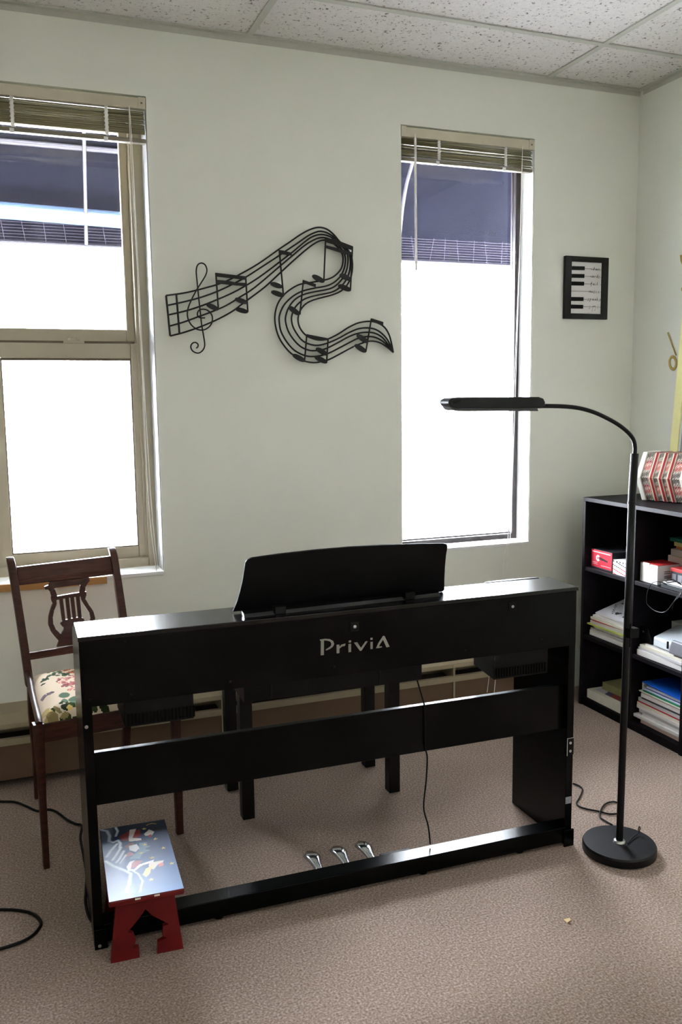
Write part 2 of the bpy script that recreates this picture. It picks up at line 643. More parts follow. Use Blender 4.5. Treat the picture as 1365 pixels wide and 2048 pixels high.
frame_rect(MB(), a, b, WZ[0] + .012, WZ[1], .034, .034, .034, .034, F0, F0 + .12).build('window_frame', 'tan', w1, bevel=.003)
MB().box(a + .034, a + .044, F0 + .015, F0 + .1, .70, 2.24).box(b - .044, b - .034, F0 + .015, F0 + .1, .70, 2.24).build('jamb_track', 'tan', w1)
lo = frame_rect(MB(), a + .036, b - .036, .70, 1.478, .046, .030, .042, .052, F0 + .022, F0 + .055).build('lower_sash', 'tan', w1, bevel=.003)
frame_rect(MB(), a + .082, b - .066, .742, 1.426, .004, .004, .004, .008, F0 + .026, F0 + .05).build('glazing_bead', 'tan_dark', lo)
MB().box(a + .082, b - .066, F0 + .037, F0 + .041, .742, 1.426).build('pane', 'glass', lo)
hi = frame_rect(MB(), a + .044, b - .044, 1.475, 2.25, .035, .028, .055, .04, F0 + .06, F0 + .092).build('upper_sash', 'tan', w1, bevel=.003)
MB().box(a + .079, b - .072, F0 + .074, F0 + .078, 1.53, 2.21).build('pane', 'glass', hi)
MB().box(a + .05, b - .05, F0 + .03, F0 + .058, 1.479, 1.486).build('weatherstrip', 'tan_dark', w1)
c = aty(148, 690, F0 + .03)
MB().box(c.x - .035, c.x + .035, F0 + .022, F0 + .05, 1.478, 1.487).lathe((c.x, F0 + .036, 1.487), [(.02, 0), (.02, .008), (.012, .012)], 16).box(c.x - .012, c.x + .02, F0 + .02, F0 + .05, 1.49, 1.499).build('sash_lock', 'tan', w1)
MB().box(a + .001, b - .001, YW - .006, F0 - .001, WZ[0], WZ[0] + .014).build('window_sill', 'white', w1, bevel=.003)
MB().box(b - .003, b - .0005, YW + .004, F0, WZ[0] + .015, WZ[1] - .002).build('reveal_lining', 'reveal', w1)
MB().box(-.072, .31, YW - .016, YW - .0065, .643, .668).build('wood_strip', 'bare_wood', w1, label='unpainted wood strip along the sill edge')

w2 = sroot('window_2', (W2[0], YW, WZ[0]))
a, b = W2
G0 = YW + 0.092
frame_rect(MB(), a, b, WZ[0] + .012, WZ[1], .036, .025, .022, .036, G0, G0 + .022).build('window_frame', 'brown_metal', w2, bevel=.002)
frame_rect(MB(), a + .030, b - .016, .684, WZ[1] - .036, .012, .006, .006, .01, G0 + .0225, G0 + .04).build('glazing_bead', 'bead', w2, bevel=.001)
frame_rect(MB(), a + .042, b - .022, .690, WZ[1] - .046, .01, .003, .004, .01, G0 + .024, G0 + .038).build('glazing_seal', 'brown_metal', w2)
MB().box(a + .042, b - .022, G0 + .030, G0 + .034, .690, WZ[1] - .046).build('pane', 'glass', w2)
MB().box(a + .001, b - .001, YW - .003, G0 - .001, WZ[0], WZ[0] + .012).build('window_sill', 'white', w2, bevel=.002)
MB().box(b - .003, b - .0005, YW + .003, G0, WZ[0] + .013, WZ[1] - .002).box(a + .0005, a + .003, YW + .003, G0, WZ[0] + .013, WZ[1] - .002).build('reveal_lining', 'white', w2)


# ------------------------------------------------------------------ blinds
def blind(x0, x1, label, rail_z, n, stack_top, pitch, tilt):
    t = thing('window_blind', label, 'blind', ((x0 + x1) / 2, YW + .02, WZ[1]))
    y0 = YW + .001
    MB().box(x0 + .002, x1 - .002, y0, y0 + .034, 2.243, 2.279).box(x0 + .002, x1 - .002, y0 - .002, y0 + .001, 2.243, 2.247).build('headrail', 'blind', t, bevel=.002)
    MB().box(x1 - .026, x1 - .002, y0 - .003, y0 + .001, 2.243, 2.281).build('end_bracket', 'blind', t, bevel=.001)
    MB().box(x0 + .002, x0 + .024, y0 - .003, y0 + .001, 2.243, 2.281).build('end_bracket', 'blind', t, bevel=.001)
    MB().box(x1 - .018, x1 - .012, y0 - .0045, y0 - .002, 2.259, 2.264).build('bracket_latch', 'tan_dark', t)
    L = x1 - x0 - .012
    prof = [(-.0125, .0), (-.006, .0026), (0, .0034), (.006, .0026), (.0125, 0)]
    sl = None
    for k in range(n):
        z = stack_top - k * pitch
        loc = ((x0 + x1) / 2 + random.uniform(-.001, .001), y0 + .017 + random.uniform(-.003, .003), z + random.uniform(-.0012, .0012))
        inv = wmat(t).inverted()
        if sl is None:
            mb = MB()
            vs, fs = [], []
            for xx in (-L / 2, L / 2):
                for (yy, zz) in prof:
                    vs.append((xx, yy, zz))
            for i in range(4):
                fs.append((i, i + 1, i + 6, i + 5))
            mb.add(vs, fs, True)
            sl = mb.build('slat', 'slat', t, True)
            so = sl.modifiers.new('gauge', 'SOLIDIFY')
            so.thickness = .0006
            c = sl
        else:
            c = copy_part(sl, 'slat', t, (0, 0, 0))
        c.location = inv @ Vector(loc)
        c.rotation_euler = (random.uniform(-.2, .2) + tilt, random.uniform(-.003, .003), 0)
    for fx in (.27, .77):
        xx = x0 + (x1 - x0) * fx
        P = [(xx + .004 * math.sin(k * 1.9), y0 + .0015 + .002 * math.cos(k * 2.3), 2.243 - k * (2.243 - rail_z) / 24) for k in range(25)]
        mb = MB().tube(P, .0011, 5)
        mb.tube([(p[0] + .008, p[1], p[2]) for p in P], .0008, 5)
        mb.box(xx - .001, xx + .009, y0 + .001, y0 + .003, rail_z, 2.243)
        mb.build('ladder_cord', 'cord', t)
    br = MB().box(x0 + .005, x1 - .005, y0 + .006, y0 + .03, rail_z - .014, rail_z).build('bottom_rail', 'rail', t, bevel=.002)
    for fx in (.27, .77):
        xx = x0 + (x1 - x0) * fx
        MB().box(xx - .007, xx + .007, y0 + .004, y0 + .0059, rail_z - .018, rail_z - .004).build('cord_button', 'white', br)
    return t


b1 = blind(W1[0], W1[1], 'beige mini blind drawn up in the left double hung window', 2.150, 12, 2.236, .0060, .55)
b2 = blind(W2[0], W2[1], 'beige mini blind drawn up in the right dark framed window', 2.172, 11, 2.236, .0056, .45)
# pull cords and wand
P = smooth_path([aty(258, 212, YW - .006), aty(263, 330, YW - .006), aty(283, 700, YW - .006), aty(297, 1000, YW - .006), aty(313, 1143, YW - .008)], 5)
P2 = smooth_path([aty(259, 212, YW - .006), aty(267, 340, YW - .006), aty(288, 760, YW - .006), aty(304, 1020, YW - .006), aty(316, 1138, YW - .008)], 5)
MB().tube(P, .0012, 5).tube(P2, .0012, 5).build('pull_cord', 'cord', b1)
P = smooth_path([aty(1046, 292, YW - .004), aty(1040, 500, YW - .004), aty(1028, 800, YW - .004), aty(1018, 1060, YW - .006), aty(1008, 1120, YW - .02), aty(975, 1385, YW - .15)], 5)
P2 = smooth_path([aty(1046, 292, YW - .004), aty(1041, 500, YW - .004), aty(1031, 800, YW - .004), aty(1022, 1060, YW - .006), aty(1015, 1120, YW - .02), aty(989, 1385, YW - .15)], 5)
MB().tube(P, .0012, 5).tube(P2, .0012, 5).build('pull_cord', 'cord', b2)
wt = aty(831, 268, YW - .004)
wq = aty(833, 530, YW - .004)
MB().tube([wt, wt - Vector((0, 0, .02))], .0015, 6).tube([wt - Vector((0, 0, .015)), (wq.x, wq.y, wq.z - .02)], .0048, 8).build('tilt_wand', 'cord', b2, label='long white tilt wand')

# ------------------------------------------------------------------ awning outside
aw = thing('awning', 'dark navy awning outside, across the tops of both windows', 'awning', (1.2, YW + .3, 2.9))
AX0, AX1, AY, AZ = -1.2, 4.2, 4.40, 2.16
MB().prism([(AX0, YW + .29, 2.98), (AX0, AY, AZ), (AX0, AY, AZ + .01), (AX0, YW + .29, 2.995)], (AX1 - AX0, 0, 0)).build('canopy', 'awning', aw)
MB().box(AX0, AX1, AY, AY + .008, 2.005, AZ + .005).build('valance', 'awning', aw)
MB().tube([(AX0, AY - .02, 1.998), (AX1, AY - .02, 1.998)], .009, 8).build('front_bar', 'awning_metal', aw)
k = 0
for xx in (1.2, 3.6):
    MB().tube([(xx, YW + .31, 2.2), (xx + .02, AY - .03, 2.02)], .010, 8).build('strut', 'awning_metal', aw)
MB().tube([(.415, AY - .05, 2.0), (.40, AY - .35, 2.45)], .008, 8).build('brace', 'awning_metal', aw)
MB().tube(smooth_path([aty(829, 300, 3.8), aty(824, 330, 3.85), aty(813, 370, 3.95), aty(805, 420, 4.05), aty(800, 470, 4.2)], 4), .009, 8).build('brace', 'awning_metal', aw)
net = MB()
for k in range(9):
    z = 2.01 + k * .0135
    net.tube([(AX0, AY - .012, z), (AX1, AY - .012, z + .004)], .0007, 4)
for k in range(60):
    x = AX0 + k * .09
    net.tube([(x, AY - .012, 2.0), (x + random.uniform(-.02, .03), AY - .012, 2.13)], .0009, 4)
o = net.build('bird_net', 'net', aw)
o['kind'] = 'stuff'
MB().tube(smooth_path([(-.9, 4.30, 2.112), (-.2, 4.30, 2.124), (.3, 4.30, 2.116), (.8, 4.30, 2.103)], 4), .037, 14).build('reflection_tube', 'reflection_band', aw, label='added pale blue tube imitating a reflection')  # added tube, imitates a pale band reflected in the left panes
rd = MB().tube([(-.8, 4.12, 2.372), (.62, 4.12, 2.368)], .012, 10).build('reflection_rod', 'awning_metal', aw)  # added rod, stands in for the blind rail's reflection in the glass

# ------------------------------------------------------------------ baseboard heater
ht = thing('baseboard_heater', 'long beige baseboard heater running below both windows', 'heater', (0, YW, 0))
hx0, hx1 = XL + .02, 2.12
MB().prism([(hx0, YW - .002, .255), (hx0, YW - .085, .245), (hx0, YW - .125, .222), (hx0, YW - .125, .206), (hx0, YW - .08, .225), (hx0, YW - .002, .24)], (hx1 - hx0, 0, 0)).build('top_cover', 'heater', ht)
MB().box(hx0, hx1, YW - .012, YW - .001, .03, .24).build('back_plate', 'heater', ht)
MB().prism([(hx0, YW - .112, .172), (hx0, YW - .130, .172), (hx0, YW - .130, .150), (hx0, YW - .118, .150)], (hx1 - hx0, 0, 0)).build('front_lip', 'heater', ht)
MB().box(hx0, hx1, YW - .122, YW - .116, .03, .152).build('front_panel', 'heater_dark', ht)
MB().box(hx0, hx1, YW - .10, YW - .03, .07, .16).build('fin_core', 'gap', ht)
for xx in (hx1, hx0 - .016):
    MB().box(xx, xx + .0155, YW - .13, YW - .001, .0, .255).build('end_cap', 'heater', ht, bevel=.002)
for xx in (-.9, .68, 1.62):
    MB().box(xx - .004, xx + .004, YW - .128, YW - .02, .0, .222).build('bracket', 'heater', ht)

# ------------------------------------------------------------------ digital piano
PA = -0.0151
pn = thing('digital_piano', 'black digital piano seen from behind on its own panel stand', 'piano', (.131, 1.993, 0), PA)
PL = 1.321
SIDE = [(0, 0), (.285, 0), (.285, .690), (.262, .712), (.138, .7500), (0, .7500)]


def pl(mb, name, m, bevel=0.0, label=None, parent=None):
    return mb.build(name, m, parent or pn, True, bevel, label) if parent is None else mb.build(name, m, parent, True, bevel, label)


for x0, x1 in ((0, .022), (PL - .022, PL)):
    pl(MB().prism([(x0, y, z) for y, z in SIDE], (x1 - x0, 0, 0)), 'end_panel', 'black', .0015)
pl(MB().box(.006, PL - .004, -.006, -.0005, .588, .7415), 'back_panel', 'black', .001)
pl(MB().box(-.002, PL + .001, -.008, .139, .7420, .7525), 'top_panel', 'black_top', .0015)
pl(MB().prism([(.0225, y, z) for y, z in [(0, .592), (.27, .60), (.27, .69), (.25, .712), (.138, .7415), (0, .7415)]], (PL - .045, 0, 0)), 'keyboard_case', 'black_plastic')
ks = MB()
for k in range(52):
    ks.box(.05 + k * .0235, .05 + k * .0235 + .0228, .272, .41, .665, .682)
pl(ks, 'white_keys', 'white')
pl(MB().box(.03, PL - .03, .2705, .42, .61, .66), 'key_bed', 'black_plastic', .004)
pl(MB().box(.385, .868, .038, .20, .533, .5875), 'lower_cover', 'black_plastic', .002)
for x0 in (.452, .745):
    pl(MB().box(x0, x0 + .0055, .0365, .0375, .535, .587), 'cover_seam', 'ink')


def speaker(x0, x1, x0b, x1b, zb):
    s = pl(MB().hexa([(x0, .012, zb), (x1, .012, zb), (x1b, .18, zb - .008), (x0b, .18, zb - .008), (x0, .012, .5875), (x1, .012, .5875), (x1b, .18, .5875), (x0b, .18, .5875)]), 'speaker_box', 'black_plastic', .003)
    g = MB()
    n = int((x1 - x0) / .0085)
    for k in range(n):
        xx = x0 + .006 + k * .0085
        g.box(xx, xx + .0045, .0085, .0118, zb + .006, zb + .032)
    g.build('grille', 'black', s, True)


speaker(1.070, 1.240, 1.100, 1.255, .513)
speaker(.094, .256, .094, .256, .522)
pl(MB().box(.0225, PL - .0225, .022, .038, .340, .468), 'stretcher', 'black', .001)
pl(MB().box(.0225, PL - .0225, -.004, .047, .012, .057), 'bottom_rail', 'black', .0015)
for x0, x1 in ((PL - .03, PL + .002), (0, .03)):
    pl(MB().box(x0, x1, -.010, -.0045, 0, .05), 'foot_block', 'black', .001)
for xx in (.30, .86, 1.16):
    pl(MB().lathe((xx, .02, 0), [(.013, 0), (.015, .004), (.012, .0115)], 14), 'levelling_foot', 'black_plastic')
pl(MB().box(.75, .84, .0475, .060, .015, .0545), 'pedal_box', 'black_plastic', .002)
for xx in (.578, .654, .727):
    ped = MB()
    prof = [(-.013, .011), (.012, .0135), (.034, .0185), (.05, .0225), (.064, .0225), (.075, .0185), (.082, .011), (.085, .004)]
    ring = []
    for yy, hw in prof:
        zc = .050 + .007 * math.sin(max(0, yy) / .085 * PI)
        ring.append([(xx - hw, .062 + yy, zc - .003), (xx - hw * .6, .062 + yy, zc + .003), (xx + hw * .6, .062 + yy, zc + .003), (xx + hw, .062 + yy, zc - .003), (xx, .062 + yy, zc - .006)])
    vs = [p for r in ring for p in r]
    fs = [(i * 5 + k, i * 5 + (k + 1) % 5, i * 5 + 5 + (k + 1) % 5, i * 5 + 5 + k) for i in range(len(ring) - 1) for k in range(5)]
    ped.add(vs, fs, True)
    ped.add(vs[:5], [(0, 1, 2, 3, 4)]).add(vs[-5:], [(0, 1, 2, 3, 4)])
    pl(ped, 'pedal', 'chrome', label='rounded chrome pedal')
cable = smooth_path([aty(833, 1355, 2.02), aty(845, 1395, 2.0), aty(850, 1420, 1.997), aty(851, 1490, 1.997), aty(855, 1515, 2.005), aty(853, 1560, 2.02), aty(848, 1615, 2.02), aty(857, 1652, 2.02), aty(861, 1688, 2.02)], 5)
MB().tube(cable, .0022, 6).build('pedal_cable', 'black_plastic', pn)


def lp(px, py):    # pixel on the back panel, piano coordinates
    q = at(px, py, (math.sin(-PA), math.cos(PA), 0), (.131, 1.993, 0))
    return wmat(pn).inverted() @ q


def screw(px, py, y, plate=True):
    q = lp(px, py)
    if plate:
        p = pl(MB().box(q.x - .011, q.x + .011, y - .0015, y, q.z - .012, q.z + .012), 'bolt_plate', 'black_plastic', .0006)
    pl(MB().lathe((q.x, y - .0016, q.z), [(.0045, 0), (.0045, .0012), (.003, .002)], 12, (0, -1, 0)), 'bolt', 'steel')


screw(708, 1252, -.006)
screw(1023, 1212, -.006)
for px, py in ((1082, 1277), (930, 1299), (668, 1332), (460, 1362), (250, 1282), (262, 1387), (180, 1398), (1140, 1271)):
    q = lp(px, py)
    pl(MB().lathe((q.x, -.0062, q.z), [(.0035, 0), (.0035, .0006)], 10, (0, -1, 0)), 'panel_screw', 'black_plastic')
q = lp(1141, 1493)
pl(MB().box(q.x - .009, q.x + .011, -.0012, -.0002, q.z - .024, q.z + .024), 'bracket_plate', 'black_plastic')
for dz in (.011, -.013):
    pl(MB().lathe((q.x, -.0013, q.z + dz), [(.004, 0), (.004, .0012), (.003, .002)], 12, (0, -1, 0)), 'bolt', 'steel')
pl(MB().box(q.x - .0102, q.x - .0092, -.0014, -.0002, q.z - .026, q.z + .025).box(q.x - .0092, q.x + .011, -.0014, -.0002, q.z + .0242, q.z + .0252), 'plate_edge', 'light_grey')
q = lp(1138, 1600)
pl(MB().box(q.x - .0105, q.x + .008, -.001, -.0002, q.z - .010, q.z + .010), 'sticker', 'sticker', label='small grey paper sticker')
q = lp(199, 1887)
pl(MB().lathe((q.x, -.0102, q.z), [(.004, 0), (.004, .0012), (.003, .002)], 12, (0, -1, 0)), 'bolt', 'steel')
q = lp(173, 1454)
pl(MB().lathe((q.x, -.0005, q.z), [(.0042, 0), (.0042, .0012), (.003, .002)], 12, (0, -1, 0)), 'bolt', 'steel')
pl(MB().prism([(1.20 + .09 * math.cos(t), .1385 + .014 * math.sin(t), .7415) for t in [PI * k / 12 for k in range(13)]], (0, 0, .0125)), 'volume_housing', 'black_plastic')

# lettering on the back panel
LET = {
    'P': [[(238, 152), (262, 152), (262, 270), (237, 273)], [(230, 149), (270, 143), (310, 146), (335, 160), (343, 183), (333, 205), (310, 222), (278, 235), (276, 227), (300, 212), (318, 198), (321, 180), (311, 164), (288, 157), (262, 156), (232, 158)]],
    'r': [[(362, 190), (384, 188), (384, 255), (362, 258)], [(384, 206), (400, 189), (432, 180), (428, 198), (405, 203), (384, 219)]],
    'i': [[(455, 185), (476, 182), (476, 246), (455, 249)], [(457, 157), (476, 155), (476, 171), (457, 173)]],
    'v': [[(498, 173), (524, 170), (553, 214), (590, 163), (606, 163), (557, 237), (545, 237)]],
    'i2': [[(628, 168), (646, 166), (646, 222), (628, 224)], [(628, 136), (645, 134), (645, 150), (628, 152)]],
    'A': [[(672, 217), (690, 176), (727, 120), (739, 121), (778, 205), (754, 210), (727, 150), (702, 187), (695, 205), (716, 201), (719, 210), (690, 216)]],
}
for k, polys in LET.items():
    mb = MB()
    for poly in polys:
        mb.prism([Vector((lp(580 + x / 3.938, 1240 + y / 3.938).x, -.0062, lp(580 + x / 3.938, 1240 + y / 3.938).z)) for x, y in poly], (0, -.0006, 0))
    pl(mb, 'letter', 'logo')

# music rest: curved plate leaning towards the back, with its ledge
RN, RP = Vector((0, math.cos(.24), math.sin(.24))), Vector((.8, 2.063, .757))
out_px = [(466, 1224), (475, 1203), (481, 1182), (486, 1160), (489, 1140), (491, 1126), (495, 1120), (503, 1116), (560, 1108), (630, 1100), (700, 1094), (770, 1090), (840, 1088), (888, 1087), (895, 1089), (896, 1094), (893, 1112), (891, 1135), (890, 1160), (890, 1180), (886, 1184)]
rest = thing('x', 'x', 'x')
bpy.data.objects.remove(rest)
mr = MB().prism([at(x, y, RN, RP) for x, y in out_px], RN * .006).build('music_rest', 'black_plastic', pn, bevel=.0015)
q0, q1 = at(488, 1229, (0, 0, 1), (0, 0, .760)), at(880, 1186, (0, 0, 1), (0, 0, .760))
MB().hexa([(q0.x, q0.y - .006, .7526), (q1.x, q1.y - .006, .7526), (q1.x, q1.y + .02, .7526), (q0.x, q0.y + .02, .7526), (q0.x, q0.y, .761), (q1.x, q1.y, .761), (q1.x, q1.y + .02, .765), (q0.x, q0.y + .02, .765)]).build('rest_ledge', 'black_top', mr, bevel=.001)
for fx in (.17, .83):
    qq = q0.lerp(q1, fx)
    MB().box(qq.x - .014, qq.x + .014, qq.y - .009, qq.y + .012, .7526, .772).build('rest_bracket', 'black_plastic', mr, bevel=.002)

# ------------------------------------------------------------------ piano bench
bn = thing('piano_bench', 'black four legged piano bench tucked in behind the piano', 'bench', (.615, 2.47, 0))
box('seat', 'bench', bn, .60, 1.16, 2.455, 2.725, .445, .49, .006)
for x in (.618, 1.102):
    box('side_apron', 'bench', bn, x + .008, x + .028, 2.50, 2.69, .39, .445)
for y in (2.474, 2.680):
    box('apron', 'bench', bn, .655, 1.10, y + .006, y + .026, .39, .445)
for x, y in ((.616, 2.470), (1.104, 2.466), (.620, 2.683), (1.108, 2.678)):
    box('leg', 'bench', bn, x, x + .038, y, y + .038, 0, .444, .002)

# ------------------------------------------------------------------ dining chair with lyre back
CA = .134
ch = thing('dining_chair', 'dark mahogany dining chair with a lyre back and floral seat', 'chair', (.039, 2.417, 0), CA)
CM = wmat(ch)
CI = CM.inverted()
CN = (CM.to_3x3() @ Vector((0, 1, -.255))).normalized()


def by(z):
    return .405 + (z - .45) * .255


CP = CM @ Vector((0, by(.6), .6))


def cb(zx, zy):   # zoomed chair pixel -> chair coordinates on the back plane
    return CI @ at(zx / 4.875, 1080 + zy / 4.875, CN, CP)


def cpart(mb, name, m, bevel=0.0, label=None, par=None):
    return mb.build(name, m, par or ch, True, bevel, label)


def bar(P, wx, wy, mb=None):
    """rectangular bar along P (chair coordinates); wx, wy half sizes per point across x and across y"""
    mb = mb or MB()
    vs = []
    for p, a_, b_ in zip(P, wx, wy):
        p = Vector(p)
        vs += [p + Vector((-a_, -b_, 0)), p + Vector((a_, -b_, 0)), p + Vector((a_, b_, 0)), p + Vector((-a_, b_, 0))]
    n = len(P)
    fs = [(i * 4 + k, i * 4 + (k + 1) % 4, i * 4 + 4 + (k + 1) % 4, i * 4 + 4 + k) for i in range(n - 1) for k in range(4)]
    mb.add(vs, fs, True)
    mb.add(vs[:4], [(0, 1, 2, 3)]).add(vs[-4:], [(0, 1, 2, 3)])
    return mb


for tx, sx in ((.026, .046), (.347, .360)):
    zz = [.40, .45, .52, .60, .68, .74, .770, .785, .790]
    P = [(sx + (tx - sx) * ((z - .40) / .39), by(z) - (.012 * math.sin((z - .4) / .39 * PI)), z) for z in zz]
    P[-2] = (P[-2][0], P[-2][1] + .006, P[-2][2])
    P[-1] = (P[-1][0], P[-1][1] + .012, P[-1][2])
    cpart(bar(P, [.0115] * 9, [.016, .016, .015, .014, .014, .014, .013, .010, .004]), 'back_post', 'mahogany', .003)
# top rail with three reeds
tl0, tr0 = cb(160, 262), cb(1092, 152)
tl1, tr1 = cb(172, 405), cb(1097, 296)
d = Vector((0, .007, 0))
tr = cpart(MB().hexa([tl1 - d, tr1 - d, tr1 + d, tl1 + d, tl0 - d, tr0 - d, tr0 + d, tl0 + d]), 'top_rail', 'mahogany_h', .002)
for k in range(3):
    l, r = cb(172 + k, 398 + k * 15), cb(1097 + k, 290 + k * 15)
    cpart(MB().tube([l - Vector((0, .004, 0)), r - Vector((0, .004, 0))], .0048, 8), 'reed', 'mahogany_h', par=tr)
lr = cpart(MB().hexa([cb(272, 1165) - d * .6, cb(1190, 1022) - d * .6, cb(1190, 1022) + d, cb(272, 1165) + d, cb(255, 1105) - d * .6, cb(1185, 950) - d * .6, cb(1185, 950) + d, cb(255, 1105) + d]), 'lower_rail', 'mahogany_h', .001)
for k in range(4):
    l, r = cb(258 + k * 4, 1112 + k * 15), cb(1186 + k, 957 + k * 18)
    cpart(MB().tube([l - Vector((0, .005, 0)), r - Vector((0, .005, 0))], .0042, 8), 'reed', 'mahogany_h', par=lr)


# lyre splat: ribbons and plates in the back plane
def ribbon(mb, pts):
    P = [Vector((x, y)) for x, y, w in pts]
    W = [w for x, y, w in pts]
    Lf, Rt = [], []
    for i, p in enumerate(P):
        t = (P[min(i + 1, len(P) - 1)] - P[max(i - 1, 0)]).normalized()
        nrm = Vector((-t.y, t.x))
        Lf.append(p + nrm * W[i])
        Rt.append(p - nrm * W[i])
    for i in range(len(P) - 1):
        qd = [Lf[i], Lf[i + 1], Rt[i + 1], Rt[i]]
        mb.prism([cb(q.x, q.y) - Vector((0, .006, 0)) for q in qd], (0, .012, 0))


sp = MB()
plate = lambda pts: sp.prism([cb(x, y) - Vector((0, .006, 0)) for x, y in pts], (0, .012, 0))
plate([(478, 405), (868, 362), (872, 400), (850, 420), (780, 432), (545, 462), (500, 478), (440, 482), (430, 455), (470, 438)])
ribbon(sp, [(478, 455, 26), (510, 490, 26), (528, 540, 30), (522, 575, 26), (532, 620, 20), (508, 680, 19), (492, 750, 21), (494, 820, 24), (520, 880, 26), (560, 925, 30), (600, 960, 34)])
ribbon(sp, [(835, 400, 26), (806, 450, 26), (800, 500, 30), (812, 535, 26), (812, 580, 20), (850, 640, 19), (890, 700, 20), (905, 760, 22), (895, 820, 24), (860, 880, 26), (800, 930, 30), (740, 965, 34)])
plate([(500, 545), (560, 545), (700, 520), (840, 500), (840, 545), (700, 556), (560, 580), (505, 600)])
for x0, y0, x1, y1 in ((592, 560, 622, 790), (652, 555, 676, 775), (702, 548, 726, 765), (757, 540, 778, 755)):
    ribbon(sp, [(x0, y0, 17), (x1, y1, 17)])
plate([(585, 815), (600, 790), (640, 775), (700, 762), (780, 748), (815, 762), (825, 795), (800, 820), (760, 830), (690, 835), (640, 845), (610, 845)])
plate([(620, 835), (770, 815), (755, 850), (765, 900), (800, 940), (745, 965), (640, 965), (560, 950), (600, 905), (622, 870)])
plate([(560, 930), (800, 915), (780, 960), (800, 1010), (552, 1040), (572, 985)])
cpart(sp, 'lyre_splat', 'mahogany', .0015)
# seat frame, side sweeps and legs
FW = .392
cpart(MB().box(.004, FW - .004, -.012, .010, .360, .412), 'seat_rail', 'mahogany_h', .002)
cpart(MB().box(.058, FW - .05, .383, .397, .365, .412), 'seat_rail', 'mahogany_h', .002)
for x0, x1 in ((.006, .044), (FW - .006, .357)):
    P = smooth_path([(x1, by(.50), .50), (x1, by(.46) - .004, .458), (x1 * .9 + x0 * .1, .345, .430), (x1 * .45 + x0 * .55, .17, .421), (x1 * .1 + x0 * .9, .03, .421), (x0, -.010, .414)], 5)
    cpart(MB().tube(P, [.0095] * len(P), 8), 'side_rail', 'mahogany')
    cpart(MB().hexa([(x0 - .003, .01, .365), (x0 + .009, .01, .365), (x1 + .010, .36, .365), (x1 + .002, .36, .365), (x0 - .003, .01, .410), (x0 + .009, .01, .410), (x1 + .010, .36, .410), (x1 + .002, .36, .410)]), 'side_apron', 'mahogany_h')
for x in (0.004, FW - .006):
    k = .78 if x < .1 else 1.0
    cpart(bar([(x, 0, 0), (x, 0, .20), (x, 0, .36), (x, 0, .415)], [.010 * k, .0118 * k, .013, .014], [.011, .0135, .015, .015]), 'front_leg', 'mahogany', .003)
for x, xt in ((.060, .050), (.350, .354)):
    cpart(bar([(x, .46, 0), (x, .435, .14), (xt, .405, .30), (xt, .396, .40)], [.010, .011, .011, .010], [.012, .014, .015, .015]), 'rear_leg', 'mahogany', .003)

# floral cushion: printed flowers and leaves on cream
random.seed(21)
CREAM = rgb(226, 208, 184)
blobs = []
for (u, v, r, c, n, sz) in [(.40, .88, .15, (196, 120, 84), 44, .028), (.70, .86, .14, (168, 84, 66), 30, .030), (.22, .82, .09, (68, 86, 64), 9, .040), (.08, .70, .07, (52, 74, 54), 7, .034), (.28, .72, .06, (60, 84, 62), 5, .036),
                            (.32, .55, .14, (190, 116, 114), 56, .022), (.55, .50, .16, (176, 88, 92), 42, .026), (.38, .38, .13, (196, 128, 122), 44, .020), (.36, .46, .09, (164, 74, 84), 26, .018), (.08, .36, .06, (120, 104, 112), 6, .03),
                            (.28, .20, .10, (104, 130, 106), 9, .052), (.42, .19, .07, (96, 118, 92), 7, .050), (.20, .05, .13, (58, 72, 36), 14, .040), (.42, .05, .14, (52, 66, 34), 14, .040), (.10, .06, .08, (206, 182, 120), 8, .05), (.32, .08, .16, (190, 168, 104), 9, .04),
                            (.78, .16, .14, (156, 34, 42), 40, .050), (.66, .10, .09, (150, 36, 40), 20, .045), (.97, .10, .05, (214, 168, 120), 10, .045), (.70, .30, .10, (72, 96, 70), 8, .04)]:
    for k in range(n):
        a_, q = random.uniform(0, 2 * PI), r * math.sqrt(random.random())
        e = random.uniform(.7, 1.25)
        blobs.append((u + q * math.cos(a_), v + q * math.sin(a_), sz * random.uniform(.5, 1.1), random.uniform(.35, .9), random.uniform(0, PI), rgb(*[min(255, x * e) for x in c])))


def floral(u, v):
    c = CREAM
    for bu, bv, s, k, a_, col in blobs:
        dx, dy = u - bu, v - bv
        if abs(dx) > s or abs(dy) > s:
            continue
        x = dx * math.cos(a_) + dy * math.sin(a_)
        y = -dx * math.sin(a_) + dy * math.cos(a_)
        if (x / s) ** 2 + (y / (s * k)) ** 2 < 1:
            c = col
    return c


def cushion(u, v):
    xl = .012 + v * .040
    x = xl + u * (FW - .024 - v * .082)
    e = min(u, 1 - u, v, 1 - v)
    z = .413 + .030 * (1 - (1 - min(1, e / .16)) ** 2.4) + .010 * math.sin(PI * u) * math.sin(PI * v)
    return CM @ Vector((x, -.008 + v * .405, z))


painted_patch('seat_cushion', 'fabric', ch, floral, 130, 130, cushion, 'cream seat cushion printed with pink flowers and green leaves')

# ------------------------------------------------------------------ painted step stool
st = thing('step_stool', 'small red step stool with a night sky painted top', 'stool', (.242, 1.905, 0), -.046)
SM = wmat(st)
SZ, ST = .182, .014
SX0, SX1, SY0, SY1 = -.083, .083, -.044, .305
box('top_board', 'red_paint', st, SX0, SX1, SY0, SY1, SZ - ST, SZ - .0006, .003, local=True)
NAVY, MID, PALE, SNOW = rgb(10, 30, 56), rgb(26, 70, 128), rgb(84, 124, 178), rgb(206, 216, 230)
